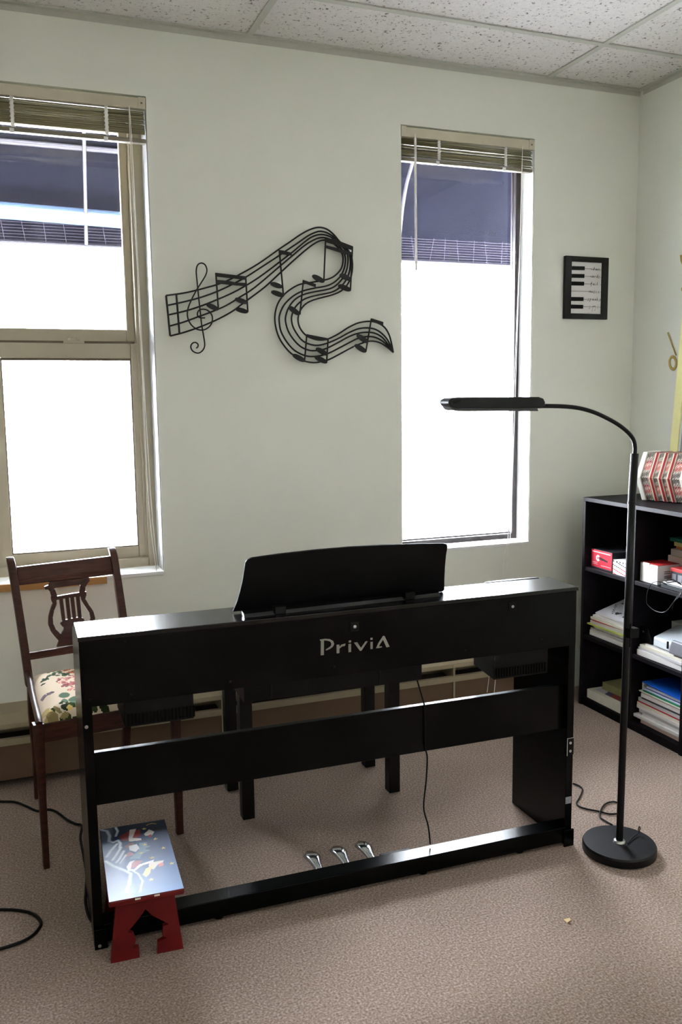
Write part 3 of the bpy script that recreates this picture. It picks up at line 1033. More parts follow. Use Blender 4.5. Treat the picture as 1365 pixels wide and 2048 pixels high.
# strokes in (u across, v from the front edge) of the board
swirls = [([(.02, .99), (.10, .96), (.13, .88), (.11, .80)], .020), ([(.24, .99), (.26, .93), (.22, .86)], .016), ([(.11, .80), (.17, .77), (.24, .79), (.27, .74), (.25, .68)], .018),
          ([(.22, .74), (.12, .66), (.05, .58)], .018), ([(.27, .68), (.18, .58), (.12, .52)], .016), ([(.30, .62), (.22, .52), (.17, .48)], .016), ([(.32, .56), (.26, .50), (.22, .46)], .012),
          ([(.03, .52), (.12, .44), (.26, .36), (.34, .30), (.30, .18), (.24, .08)], .020), ([(.34, .36), (.44, .28), (.48, .18), (.42, .06)], .012)]
stars = [(.79, .72), (.62, .66), (.87, .57), (.54, .55), (.68, .46), (.93, .34), (.60, .18), (.66, .90)]
shapes = [([(.26, .84), (.42, .90), (.60, .90), (.58, .80), (.42, .76), (.30, .77)], rgb(128, 20, 26)), ([(.44, .92), (.54, .92), (.46, .79), (.58, .765), (.58, .735), (.40, .745), (.40, .79)], rgb(214, 208, 206)),
          ([(.64, .82), (.73, .88), (.80, .83), (.75, .78), (.65, .79)], rgb(214, 206, 200)), ([(.70, .79), (.75, .80), (.74, .76), (.70, .76)], rgb(150, 40, 44)), ([(.79, .90), (.94, .86), (.90, .82), (.80, .85)], rgb(24, 24, 28)),
          ([(.32, .69), (.44, .72), (.48, .70), (.36, .65)], rgb(120, 74, 62)), ([(.38, .68), (.50, .69), (.54, .62), (.46, .58), (.38, .62)], rgb(222, 222, 226)), ([(.30, .56), (.38, .60), (.46, .54), (.30, .53)], rgb(156, 96, 112)),
          ([(.54, .70), (.66, .69), (.60, .65), (.70, .63), (.60, .60), (.68, .57), (.56, .54), (.50, .48), (.36, .50), (.46, .56), (.52, .60)], rgb(98, 134, 158)),
          ([(.32, .44), (.46, .46), (.54, .44), (.44, .37), (.34, .36)], rgb(176, 92, 108)), ([(.30, .40), (.36, .46), (.44, .47), (.38, .43), (.35, .36), (.40, .35), (.48, .40), (.70, .43), (.68, .40), (.52, .38), (.40, .325), (.31, .34)], rgb(228, 226, 230)),
          ([(.62, .40), (.84, .40), (.80, .37), (.74, .36), (.66, .30), (.60, .33)], rgb(222, 212, 200)), ([(.74, .36), (.82, .38), (.82, .33), (.74, .32)], rgb(196, 110, 110)), ([(.50, .26), (.56, .33), (.66, .36), (.60, .26), (.54, .22)], rgb(226, 206, 140))]


def night(u, v):
    x, y = u, v
    c = mix(PALE, MID, (v - .05) / .45) if v < .5 else mix(MID, NAVY, (v - .5) / .4)
    edge = .34 - .22 * max(0, v - .3) + .05 * math.sin(v * 14)
    if u < edge:
        c = mix(c, mix(SNOW, MID, .55), .55 * min(1, (edge - u) / .08) * (1 - .6 * v))
    for poly, col in shapes:
        if inpoly(u, v, poly):
            c = col
    for line, w in swirls:
        dd = segdist(u, v * 2.08, [(p, q * 2.08) for p, q in line])
        if dd < w * 1.7:
            c = mix(SNOW, c, max(0, dd / (w * 1.7)) ** 1.5)
    for su, sv in stars:
        dx, dy = (u - su), (v - sv) * 2.08
        rr = math.hypot(dx, dy)
        if rr < .036 * (.55 + .45 * math.cos(5 * math.atan2(dx, dy))):
            c = rgb(222, 208, 120)
    if .70 < u < .86 and abs(v - (.945 + .02 * math.sin((u - .70) / .16 * PI))) < .006:
        c = rgb(168, 140, 70)
    return c


painted_patch('painted_top', 'painted', st, night, 120, 240, lambda u, v: SM @ Vector((SX0 + .001 + u * (SX1 - SX0 - .002), SY0 + .001 + v * (SY1 - SY0 - .002), SZ)), 'night sky painting with snow swirls and yellow stars')
# worn paint chips on the front edge
for x in (-.02, .022):
    box('paint_chip', 'cream', st, x - .006, x + .006, SY0 - .0006, SY0 + .002, SZ - .006, SZ - .002, local=True)
CUT = [(-.083, 0), (-.018, 0), (-.018, .026), (-.032, .027), (-.024, .045), (-.030, .062), (-.042, .068), (-.014, .098), (0, .116), (.014, .098), (.052, .068), (.038, .066), (.036, .040), (.046, .036), (.024, .028), (.022, 0), (.083, 0)]
for y in (.012, .225):
    P = [(x, y + (.008 if y < .1 else -.008) * 0, z) for x, z in CUT] + [(.064, y, SZ - ST - .001), (-.062, y, SZ - ST - .001)]
    MB().prism(P, (0, .013, 0)).build('leg_board', 'red_paint', st, True)
box('stretcher', 'red_paint', st, -.03, .03, .026, .225, .125, .138, .001, local=True)

# ------------------------------------------------------------------ floor lamp
LX, LY = 1.552, 1.888
lm = thing('floor_lamp', 'black gooseneck floor lamp standing right of the piano', 'lamp', (LX, LY, 0))
MB().lathe((LX, LY, 0), [(.096, 0), (.1005, .003), (.1010, .022), (.098, .027), (.02, .0285)], 96, smooth=False).build('base', 'lamp_black', lm)
MB().lathe((LX, LY, .0285), [(.017, 0), (.016, .004), (.012, .006)], 24).build('collar', 'steel', lm, label='bright metal collar')
p0, p1, p2 = Vector((LX, LY, .03)), aty(1264.5, 1005, 1.903), aty(1270.5, 907, 1.908)
MB().tube([p0, p1], .0098, 16).build('pole', 'lamp_black', lm)
MB().tube([p1 - (p1 - p0).normalized() * .002, p2], .0105, 16).tube([p1 - (p1 - p0).normalized() * .003, p1 + (p1 - p0).normalized() * .003], .0112, 16).build('upper_pole', 'lamp_black', lm)
G = smooth_path([aty(x, y, 1.91) for x, y in ((1270.5, 908), (1271, 895), (1268, 880), (1258, 866), (1240, 851), (1218, 838), (1190, 825), (1160, 816.5), (1130, 813), (1095, 812), (1076, 812.5))], 5)
MB().tube(G, [.0055] * len(G), 12).build('gooseneck', 'lamp_black', lm)
# head: lofted shell, slim plate below, small hinge at the tip
A0, A1 = aty(888, 808, 1.91), aty(1081, 808, 1.91)
ux = (A1 - A0).normalized()
HL = (A1 - A0).length
hp = lambda pts: [aty(x, y, 1.91) for x, y in pts]


def head_part(name, m, pts, w, bev, par):
    return MB().prism([p - Vector((0, w, 0)) for p in hp(pts)], (0, 2 * w, 0)).build(name, m, par, bevel=bev, bseg=3)


hd = head_part('lamp_head', 'lamp_black', [(888, 806), (890, 800), (896, 796), (906, 794.5), (1068, 794), (1077, 797), (1081, 805), (1079, 812), (1072, 816), (905, 817), (893, 813)], .025, .003, lm)
head_part('light_panel', 'lamp_diffuser', [(892, 813.5), (905, 817.3), (1066, 816.3), (1068, 822), (908, 822.5), (899, 820)], .022, .001, hd)
MB().prism([p - Vector((0, .0262, 0)) for p in hp([(896, 801), (912, 799), (908, 806), (897, 808)])], (0, .001, 0)).build('touch_switch', 'black_plastic', hd)
MB().tube([A1 - ux * .006 + Vector((0, 0, -.002)), A1 + ux * .012 + Vector((0, 0, -.004))], [.009, .006], 12).build('neck_socket', 'lamp_black', hd)
kq = atz(1280, 1668, .03)
MB().tube(smooth_path([(LX + .012, LY - .02, .031), (kq.x - .03, kq.y - .01, .032), (kq.x - .005, kq.y, .034), (kq.x + .003, kq.y + .002, .046), (kq.x + .001, kq.y + .004, .050), (kq.x - .002, kq.y + .004, .040)], 5), .0016, 6).build('short_lead', 'black_plastic', lm)
cl = aty(1266, 1265, 1.89)
cr = aty(1255, 1262, 1.89)
MB().box(cr.x - .002, cr.x + .03, 1.877, 1.90, cl.z - .012, cl.z + .014).tube([(cr.x + .0, 1.876, cl.z + .03), (cr.x - .001, 1.876, cl.z - .035)], .0022, 6).build('cable_clip', 'black_plastic', lm, bevel=.001)
fl = lambda pts, z=.004: smooth_path([atz(x, y, z) for x, y in pts], 5)
MB().tube(fl([(1147, 1567), (1160, 1572), (1166, 1580), (1160, 1595), (1154, 1606), (1160, 1613), (1174, 1618), (1200, 1623), (1220, 1628), (1240, 1626), (1246, 1618), (1238, 1606), (1222, 1604), (1207, 1612), (1200, 1632), (1212, 1642), (1226, 1650)]), .0026, 6).build('power_cord', 'black_plastic', lm)

# ------------------------------------------------------------------ cube bookcase
BX0, BX1, BY0, BY1, BT = 2.178, 2.515, 2.335, 2.930, .866
bc = thing('bookcase', 'dark espresso cube bookcase with six openings against right wall', 'bookcase', ((BX0 + BX1) / 2, (BY0 + BY1) / 2, 0))
bkp = dict(bevel=.0012)
box('top_board', 'bookcase', bc, BX0, BX1, BY0, BY1, BT - .016, BT, **bkp)
box('side_panel', 'bookcase', bc, BX0, BX1, BY1 - .016, BY1, 0, BT - .0165, **bkp)
box('side_panel', 'bookcase', bc, BX0, BX1, BY0, BY0 + .016, 0, BT - .0165, **bkp)
MIDY = 2.622
box('divider', 'bookcase', bc, BX0 + .002, BX1 - .006, MIDY - .008, MIDY + .008, .033, BT - .0165, **bkp)
for y0, y1 in ((BY0 + .0162, MIDY - .0082), (MIDY + .0082, BY1 - .0162)):
    for zt in (.582, .298):
        box('shelf', 'bookcase', bc, BX0 + .004, BX1 - .006, y0, y1, zt - .016, zt, **bkp)
box('bottom_board', 'bookcase', bc, BX0 + .002, BX1 - .006, BY0 + .0162, BY1 - .0162, .016, .0328, **bkp)
box('plinth', 'bookcase', bc, BX0 + .006, BX0 + .02, BY0 + .0162, BY1 - .0162, 0, .0158)
box('back_board', 'bookcase', bc, BX1 - .0055, BX1, BY0 + .0162, BY1 - .0162, .0, BT - .0165)
S1, S2, S3 = .5825, .2985, .0333


def slab(name, m, label, cat, x0, x1, y0, y1, z0, z1, rz=0.0, group=None, bevel=.001, tilt=0.0):
    """one flat item lying on a shelf; its own centre is its base"""
    t = MB().box(-(x1 - x0) / 2, (x1 - x0) / 2, -(y1 - y0) / 2, (y1 - y0) / 2, 0, z1 - z0).build(name, m, None, True, bevel)
    t.location = ((x0 + x1) / 2, (y0 + y1) / 2, z0)
    t.rotation_euler = (tilt, 0, rz)
    return tag(t, label, cat, group)


# ---- upper left compartment: red box, small patterned box
rb = thing('gadget_box', 'black box with a red printed front on the upper left shelf', 'box', (2.27, 2.837, S1))
box('carton', 'dark_cover', rb, 2.203, 2.36, 2.772, 2.902, S1, S1 + .076, .001)


def redprint(u, v):
    c = rgb(214, 30, 56)
    if v < .07:
        c = rgb(60, 50, 60)
    if (v > .84 and .04 < u < .92 and abs(v - .885) < .02) or (.08 < u < .32 and abs(v - .22) < .025) or (.05 < u < .3 and abs(v - .32) < .015) or (.48 < u < .95 and abs(v - .20) < .018):
        c = rgb(240, 190, 196)
    if .035 < math.hypot((u - .33) * 1.0, (v - .56) * .6) < .1 and not (u > .38 and abs(v - .56) < .08):
        c = rgb(236, 226, 230)
    if inpoly(u, v, [(.38, .64), (.56, .60), (.80, .52), (.82, .44), (.60, .46), (.42, .50)]):
        c = rgb(40, 12, 18)
    return c


painted_patch('printed_front', 'print', rb, redprint, 56, 34, lambda u, v: (2.2022, 2.901 - u * .128, S1 + .001 + v * .074), 'red front print with a white ring')
sb = thing('tin_box', 'small white box with red and black patterned sides', 'box', (2.21, 2.71, S1))
box('carton', 'paper', sb, 2.189, 2.25, 2.672, 2.748, S1, S1 + .056, .001)


def zig(u, v):
    if v > .88:
        return rgb(60, 56, 60) if math.sin(u * 26) > .2 else rgb(226, 224, 226)
    if math.sin((u * 1.6 + v * 5) * 4.2) > .72:
        return rgb(64, 54, 60) if v > .5 else rgb(196, 46, 58)
    return rgb(230, 228, 230)


painted_patch('printed_front', 'print', sb, zig, 30, 24, lambda u, v: (2.1882, 2.7475 - u * .075, S1 + .001 + v * .054))
# ---- upper right compartment
wb_ = thing('carton_box', 'white box with a red lid on the upper right shelf', 'box', (2.25, 2.56, S1))
box('carton', 'paper', wb_, 2.20, 2.30, 2.512, 2.605, S1, S1 + .070, .001)
box('lid_flap', 'red', wb_, 2.202, 2.30, 2.513, 2.604, S1 + .0702, S1 + .072, .0005, 'red top flap')
for dz in (.045, .038, .028, .022):
    box('printed_line', 'grey_plastic', wb_, 2.23, 2.275, 2.5112, 2.512, S1 + dz, S1 + dz + .0035)
box('tuck_tab', 'paper', wb_, 2.1985, 2.2, 2.555, 2.59, S1 + .058, S1 + .0735, .0005)
slab('card_box', 'pink_paper', 'pale pink card box under the flash cards on the upper shelf', 'box', 2.31, 2.43, 2.40, 2.585, S1, S1 + .092)
slab('card_pack', 'light_grey', 'pale grey card pack, second from the bottom of the card pile', 'cards', 2.315, 2.42, 2.42, 2.575, S1 + .093, S1 + .118, .06)
slab('card_pack', 'orange', 'orange card pack in the middle of the card pile', 'cards', 2.318, 2.41, 2.42, 2.555, S1 + .119, S1 + .130, -.04)
slab('card_pack', 'yellow_card', 'pale yellow card pack just below the teal one', 'cards', 2.315, 2.41, 2.42, 2.56, S1 + .131, S1 + .146, .05)
slab('card_pack', 'teal', 'teal green card pack on top of the card pile', 'cards', 2.305, 2.42, 2.40, 2.575, S1 + .147, S1 + .160, -.05)
tb = thing('tin_box', 'red and black tin box at right edge of the upper shelf', 'box', (2.27, 2.43, S1))
box('carton', 'red', tb, 2.235, 2.30, 2.365, 2.485, S1, S1 + .068, .001)
box('label_panel', 'dark_cover', tb, 2.2335, 2.2348, 2.375, 2.480, S1 + .012, S1 + .056)
for y in (2.465, 2.435, 2.405):
    box('label_picture', 'grey_plastic', tb, 2.2325, 2.2334, y - .01, y + .01, S1 + .02, S1 + .048)
ad = thing('power_adapter', 'black and white power adapter with cords on the shelf edge', 'adapter', (2.2, 2.45, S1))
box('case', 'dark_cover', ad, 2.184, 2.229, 2.36, 2.475, S1, S1 + .020, .003)
box('top_label', 'paper', ad, 2.188, 2.226, 2.364, 2.470, S1 + .0202, S1 + .023, .001)
ring = [Vector((2.20 + .013 * math.cos(a_), 2.43 + .035 * math.sin(a_), S1 + .028 + .006 * math.sin(2 * a_))) for a_ in [2 * PI * k / 24 for k in range(24)]]
MB().tube(ring, .0018, 6, closed=True).build('coiled_lead', 'ink', ad)
hang = smooth_path([(2.19, 2.44, S1 + .012), atx(1322, 1164, 2.172), atx(1306, 1166, 2.165), atx(1297, 1180, 2.165), atx(1294, 1200, 2.165), atx(1297, 1210, 2.165), atx(1310, 1221, 2.165), atx(1325, 1225, 2.165), atx(1336, 1220, 2.165), atx(1350, 1202, 2.165), atx(1362, 1190, 2.165), (2.17, 2.362, S1 + .006)], 5)
MB().tube(hang, .0016, 6).build('cord', 'lead', ad)
hang2 = smooth_path([atx(1345, 1217, 2.168), atx(1350, 1202, 2.168), atx(1357, 1192, 2.168), atx(1364, 1187, 2.168), (2.175, 2.362, S1 + .01)], 5)
MB().tube(hang2, .0018, 6).build('cord', 'lead', ad)

# ---- middle left compartment: music sheets
g = 'sheet music on the middle left shelf'
for k, (m, z0, z1, dy, dx, rz, lab) in enumerate([
        ('paper', .0, .013, 0, 0, 0, 'thick white music book at bottom of middle left pile'),
        ('cream', .0132, .020, .004, .004, .02, 'cream music book second from bottom of middle left pile'),
        ('grey_paper', .0202, .029, -.005, 0, -.02, 'grey paged book third from bottom of middle left pile'),
        ('olive', .0292, .033, -.002, .004, .03, 'thin olive covered book in the middle left pile'),
        ('paper', .0332, .046, -.03, .0, .0, 'white booklet just under the lime folder')]):
    slab('music_book', m, lab, 'book', 2.205 + dx, 2.45 + dx, 2.665 + dy, 2.905 + dy, S2 + z0, S2 + z1, rz, None)
slab('folder', 'lime', 'lime green folder sticking out of the middle left pile', 'folder', 2.192, 2.44, 2.675, 2.906, S2 + .0462, S2 + .052, .02)
slab('music_book', 'light_grey', 'light grey booklet lying on the lime folder', 'book', 2.20, 2.44, 2.66, 2.895, S2 + .0522, S2 + .066, .03)
slab('music_book', 'red', 'thin red edged booklet near top of middle left pile', 'book', 2.20, 2.44, 2.66, 2.885, S2 + .0662, S2 + .069, .06)
slab('music_book', 'cream', 'cream booklet near top of middle left pile', 'book', 2.20, 2.44, 2.66, 2.895, S2 + .0692, S2 + .079, .0)
slab('sheet_stack', 'paper', 'loose white sheets second from top of middle left pile', 'paper', 2.205, 2.44, 2.66, 2.885, S2 + .0792, S2 + .092, .1)
ps = thing('song_sheet', 'white sheet printed with black notes on top of middle left pile', 'paper', (2.32, 2.77, S2 + .093))


def notes(u, v):
    c = rgb(232, 231, 236)
    for j, vv in enumerate((.66, .50)):
        for k in range(5):
            if math.hypot((u - .04 - k * .085 - j * .09), (v - vv - k * .02) * 1.3) < .030:
                c = rgb(30, 30, 34)
    for k in range(6):
        if abs(u - .07 - k * .045) < .014 and abs(v - (.40 - k * .05)) < .026 and (int(u * 90) + int(v * 60)) % 3:
            c = rgb(60, 60, 66)
    if inpoly(u, v, [(.30, .20), (.46, .24), (.40, .12)]) or inpoly(u, v, [(.56, .16), (.66, .20), (.60, .10)]):
        c = rgb(36, 36, 40)
    return c


def sheet_pos(u, v):
    # u runs away from the window wall along the shelf, v into the shelf
    return Vector((2.205 + v * .235, 2.885 - u * .225 - .015 * (1 - v), S2 + .1005 + .060 * v * (1 - .3 * u)))


painted_patch('printed_face', 'print', ps, notes, 60, 60, sheet_pos)
MB().hexa([sheet_pos(0, 0) - Vector((0, 0, .006)), sheet_pos(1, 0) - Vector((0, 0, .006)), sheet_pos(1, 1) - Vector((0, 0, .047)), sheet_pos(0, 1) - Vector((0, 0, .065)), sheet_pos(0, 0) - Vector((0, 0, .0004)), sheet_pos(1, 0) - Vector((0, 0, .0004)), sheet_pos(1, 1) - Vector((0, 0, .0006)), sheet_pos(0, 1) - Vector((0, 0, .0006))]).build('sheets_below', 'paper', ps)

# ---- middle right compartment
slab('music_book', 'paper', 'thick white music book at bottom of the middle right shelf', 'book', 2.195, 2.45, 2.362, 2.604, S2, S2 + .022, .02)
slab('music_book', 'grey_paper', 'grey music book second from bottom on the middle right shelf', 'book', 2.195, 2.44, 2.36, 2.598, S2 + .0222, S2 + .031, -.03)
slab('music_book', 'cream', 'cream music book under the milky plastic tray', 'book', 2.20, 2.44, 2.36, 2.595, S2 + .0312, S2 + .042, .02)
slab('music_book', 'paper', 'thin white booklet on top under the milky plastic tray', 'book', 2.21, 2.44, 2.36, 2.575, S2 + .0422, S2 + .047, .02)
bf = thing('black_case', 'black zip case behind the lamp pole on middle right shelf', 'case', (2.21, 2.60, S2 + .0475))
MB().hexa([(2.215, 2.545, S2 + .048), (2.30, 2.545, S2 + .048), (2.30, 2.612, S2 + .048), (2.215, 2.612, S2 + .048), (2.215, 2.572, S2 + .105), (2.30, 2.572, S2 + .105), (2.30, 2.612, S2 + .105), (2.215, 2.612, S2 + .105)]).build('case_body', 'black_plastic', bf, bevel=.003)
MB().lathe((2.2145, 2.594, S2 + .088), [(.004, 0), (.004, .001)], 10, (-1, 0, 0)).build('snap', 'steel', bf)
wp = thing('plastic_tray', 'milky white plastic tray tipped up on the middle right shelf', 'tray', (2.26, 2.45, S2 + .048))
MB().hexa([(2.205, 2.355, S2 + .050), (2.33, 2.355, S2 + .050), (2.33, 2.53, S2 + .050), (2.205, 2.53, S2 + .050), (2.21, 2.355, S2 + .080), (2.33, 2.355, S2 + .125), (2.33, 2.54, S2 + .118), (2.21, 2.535, S2 + .085)]).build('tray_body', 'clear_plastic', wp, bevel=.006)
MB().hexa([(2.196, 2.355, S2 + .048), (2.215, 2.355, S2 + .048), (2.215, 2.44, S2 + .048), (2.196, 2.44, S2 + .048), (2.2, 2.355, S2 + .10), (2.215, 2.355, S2 + .10), (2.215, 2.43, S2 + .10), (2.2, 2.43, S2 + .10)]).build('grey_end', 'grey_plastic', wp, bevel=.006)
MB().box(2.1995, 2.2045, 2.446, 2.452, S2 + .062, S2 + .088).build('slot', 'ink', wp)
slab('paper_sheet', 'paper', 'white sheet propped behind the milky plastic tray', 'paper', 2.335, 2.43, 2.375, 2.585, S2 + .0475, S2 + .118, -.05)

# ---- lower left compartment
gb = thing('board_game_box', 'white box with a dark red cover picture on bottom left shelf', 'box', (2.3, 2.78, S3))
box('carton', 'cream', gb, 2.196, 2.42, 2.66, 2.900, S3, S3 + .036, .001)


def cover(u, v):
    c = rgb(206, 200, 186)
    if .07 < u < .95 and .10 < v < .95:
        c = rgb(178, 172, 178)
        if u + v * .6 > .42:
            c = rgb(56, 50, 104)
        if u + v * .35 > .52:
            c = rgb(128, 30, 30)
    return c


painted_patch('cover_picture', 'print', gb, cover, 40, 40, lambda u, v: (2.197 + v * .22, 2.899 - u * .237, S3 + .0366))
slab('hardback_book', 'olive', 'olive hardback book lying on the white game box', 'book', 2.255, 2.44, 2.645, 2.875, S3 + .037, S3 + .068, .05)

# ---- lower right pile, from the bottom up
z = S3
for m, h, dx, dy, rz, nm, lab, cat in [
        ('pink_paper', .020, .006, -.012, 0, 'magazine', 'pinkish magazine pile at the very bottom of the tall pile', 'magazine'),
        ('paper', .012, -.006, .014, .03, 'music_book', 'white book jutting out second from bottom of tall pile', 'book'),
        ('paper', .010, .006, -.02, .0, 'music_book', 'white book third from bottom of tall pile', 'book'),
        ('grey_paper', .012, .004, -.004, .02, 'music_book', 'greyish book fourth from bottom of tall pile', 'book'),
        ('paper', .013, .0, .006, -.02, 'music_book', 'white book right below the cream one in tall pile', 'book'),
        ('cream', .012, .0, .004, .01, 'music_book', 'cream book just under the red edged one in tall pile', 'book'),
        ('red', .004, .0, .0, .0, 'music_book', 'thin red edged book in the middle of tall pile', 'book'),
        ('grey_paper', .014, .002, .0, -.01, 'music_book', 'grey paged book between the red and charcoal covers', 'book'),
        ('dark_cover', .004, .0, -.02, .01, 'music_book', 'thin charcoal covered book in the tall pile', 'book'),
        ('paper', .016, .004, -.012, .02, 'music_book', 'thick white book above the charcoal cover in tall pile', 'book'),
        ('orange', .003, .006, -.02, .03, 'music_book', 'thin orange edged booklet under the green folder', 'booklet'),
        ('cream', .004, .0, -.004, -.02, 'folder', 'cream folder just under the green folder', 'folder'),
        ('green', .006, .004, -.022, .0, 'folder', 'green folder just under the blue binder', 'folder')]:
    slab(nm, m, lab, cat, 2.200 + dx, 2.44 + dx, 2.362 if dy > -.02 else 2.364, 2.596 + dy, z, z + h, rz * .5)
    z += h + .0003
bb = thing('ring_binder', 'blue ring binder on top of the tall bottom right pile', 'binder', (2.32, 2.46, z))
box('lower_cover', 'lilac', bb, 2.206, 2.44, 2.362, 2.578, z, z + .004, .001)
box('pages', 'lilac', bb, 2.210, 2.43, 2.366, 2.560, z + .0042, z + .019, .001)
box('page_divider', 'navy', bb, 2.2085, 2.2098, 2.366, 2.560, z + .008, z + .010)
MB().hexa([(2.204, 2.362, z + .0195), (2.44, 2.362, z + .0195), (2.44, 2.580, z + .028), (2.204, 2.580, z + .028), (2.204, 2.362, z + .0225), (2.44, 2.362, z + .0225), (2.44, 2.580, z + .031), (2.204, 2.580, z + .031)]).build('upper_cover', 'blue', bb, bevel=.001)
box('spine', 'cream', bb, 2.206, 2.44, 2.5785, 2.581, z, z + .030, .0008)
MB().lathe((2.209, 2.566, z + .016), [(.0055, 0), (.0055, .002)], 14, (-1, 0, 0)).build('ring', 'steel', bb)

# ------------------------------------------------------------------ concertina on the bookcase
cn = thing('concertina', 'hexagonal concertina with red and cream bellows on bookcase top', 'concertina', (2.38, 2.60, BT))
AXV, PV, UZ = Vector((.38, -.925, 0)).normalized(), Vector((.925, .38, 0)).normalized(), Vector((0, 0, 1))
HS = .108
CC = Vector((2.258, 2.69, BT + .0015 + HS * math.sin(PI / 3))) + PV * HS


def hexr(t, k):
    c = CC + AXV * t
    return [c + (PV * math.cos(PI / 3 * i) + UZ * math.sin(PI / 3 * i)) * HS * k for i in range(6)]


def ringp(t0, t1, k):
    return MB().prism(hexr(t0, k), AXV * (t1 - t0))


def deco(v, t):
    """painted paper on the bellows folds: grey scroll ends, pink middle"""
    x = abs(v - .5) * 2
    c = rgb(190, 118, 108) if x < .42 else rgb(112, 104, 96)
    n = math.sin(v * 37 + t * 11) * math.sin(t * 9 + v * 13)
    if n > .55:
        c = rgb(206, 196, 184)
    elif n < -.62:
        c = rgb(74, 62, 58)
    if .36 < x < .46:
        c = rgb(168, 156, 144)
    return c


def decofold(t0, t1, k):
    o = ringp(t0, t1, k).build('bellows_fold', 'concertina_edge', cn)
    for i in range(6):
        if i not in (1, 2, 3):
            continue
        A_, B_ = hexr(t0 + .0008, k + .006), hexr(t1 - .0008, k + .006)
        a0, a1, b0, b1 = A_[i], A_[(i + 1) % 6], B_[i], B_[(i + 1) % 6]
        painted_patch('painted_paper', 'print', o, lambda u, v: deco(v, u), 12, 26, lambda u, v: a0.lerp(a1, v).lerp(b0.lerp(b1, v), u))


ringp(-.020, 0, 1.0).build('end_plate', 'concertina_white', cn, bevel=.003)
ringp(.153, .185, 1.0).build('end_plate', 'concertina_white', cn, bevel=.003)
ringp(-.001, .154, .86).build('bellows_core', 'ink', cn)
for t0, t1 in ((.001, .028), (.050, .066), (.085, .099), (.121, .152)):
    decofold(t0, t1, .965)
for t in (.032, .068, .102):
    ringp(t, t + .0045, .985).build('bellows_edge', 'concertina_edge', cn)
    ringp(t + .0046, t + .0085, .995).build('bellows_ridge', 'concertina_red', cn)
    ringp(t + .0090, t + .0125, .995).build('bellows_ridge', 'concertina_red', cn)
    ringp(t + .0126, t + .0165, .985).build('bellows_edge', 'concertina_edge', cn)

# ------------------------------------------------------------------ right wall: board and decals
def wallpt(px, py, x):
    return atx(px, py, x)


bd = thing('wall_board', 'white board in a pale yellow frame hung crooked on right wall', 'board', (XR, 2.5, 1.4))
e0, e1 = wallpt(1340, 902, XR - .014), wallpt(1364.5, 634, XR - .014)
vv = (e1 - e0).normalized()
hh = Vector((0, -vv.z, vv.y)).normalized()
if hh.y > 0:
    hh = -hh
o0 = e0 - vv * .12
fw, BHt, BWd = .042, 1.05, 1.3


def bslab(name, m, u0, u1, w0, w1, d0, d1):
    c = [o0 + hh * u + vv * w for u, w in ((u0, w0), (u1, w0), (u1, w1), (u0, w1))]
    MB().prism([Vector((XR - d0, q.y, q.z)) for q in c], (-(d1 - d0), 0, 0)).build(name, m, bd)


bslab('board_face', 'board_white', .04, BWd - .04, .04, BHt - .04, .001, .008)
bslab('frame_side', 'yellow_frame', 0, fw, 0, BHt, .001, .013)
bslab('frame_side', 'yellow_frame', BWd - fw, BWd, 0, BHt, .001, .013)
bslab('frame_rail', 'yellow_frame', fw, BWd - fw, 0, fw, .001, .013)
bslab('frame_rail', 'yellow_frame', fw, BWd - fw, BHt - fw, BHt, .001, .013)
bslab('inner_trim', 'grey_line', fw + .012, fw + .018, fw, BHt - fw, .008, .0095)

dn_ = thing('note_decal', 'gold half note decal on right wall beside the yellow frame', 'decal', (XR, 2.87, 1.45))
X0 = XR - .002
MB().tube([wallpt(1336.5, 665, X0), wallpt(1353, 711, X0)], .0038, 6, flat=((1, 0, 0), .3)).build('note_stem', 'gold', dn_)
nh = [wallpt(1346.5 + 6 * math.cos(a_) + 3.4 * math.sin(a_) * .9, 726 - 3 * math.cos(a_) * 1.6 + 11.5 * math.sin(a_), X0) for a_ in [2 * PI * k / 24 for k in range(24)]]
MB().tube(nh, .0062, 6, closed=True, flat=((1, 0, 0), .25)).build('note_head', 'gold', dn_)
dd_ = thing('note_decal', 'gold decal cut off by the right picture edge, high on wall', 'decal', (XR, 2.83, 1.8))
MB().prism([wallpt(x, y, XR - .0005) for x, y in ((1361.5, 510), (1369, 510), (1372, 545), (1366, 530), (1362.5, 522))], (-.002, 0, 0)).build('decal_flag', 'gold', dd_)
MB().prism([wallpt(x, y, XR - .0005) for x, y in ((1366, 530), (1371, 545), (1371, 585), (1364.5, 582), (1364, 576), (1367, 574))], (-.002, 0, 0)).build('decal_stem', 'gold', dd_)

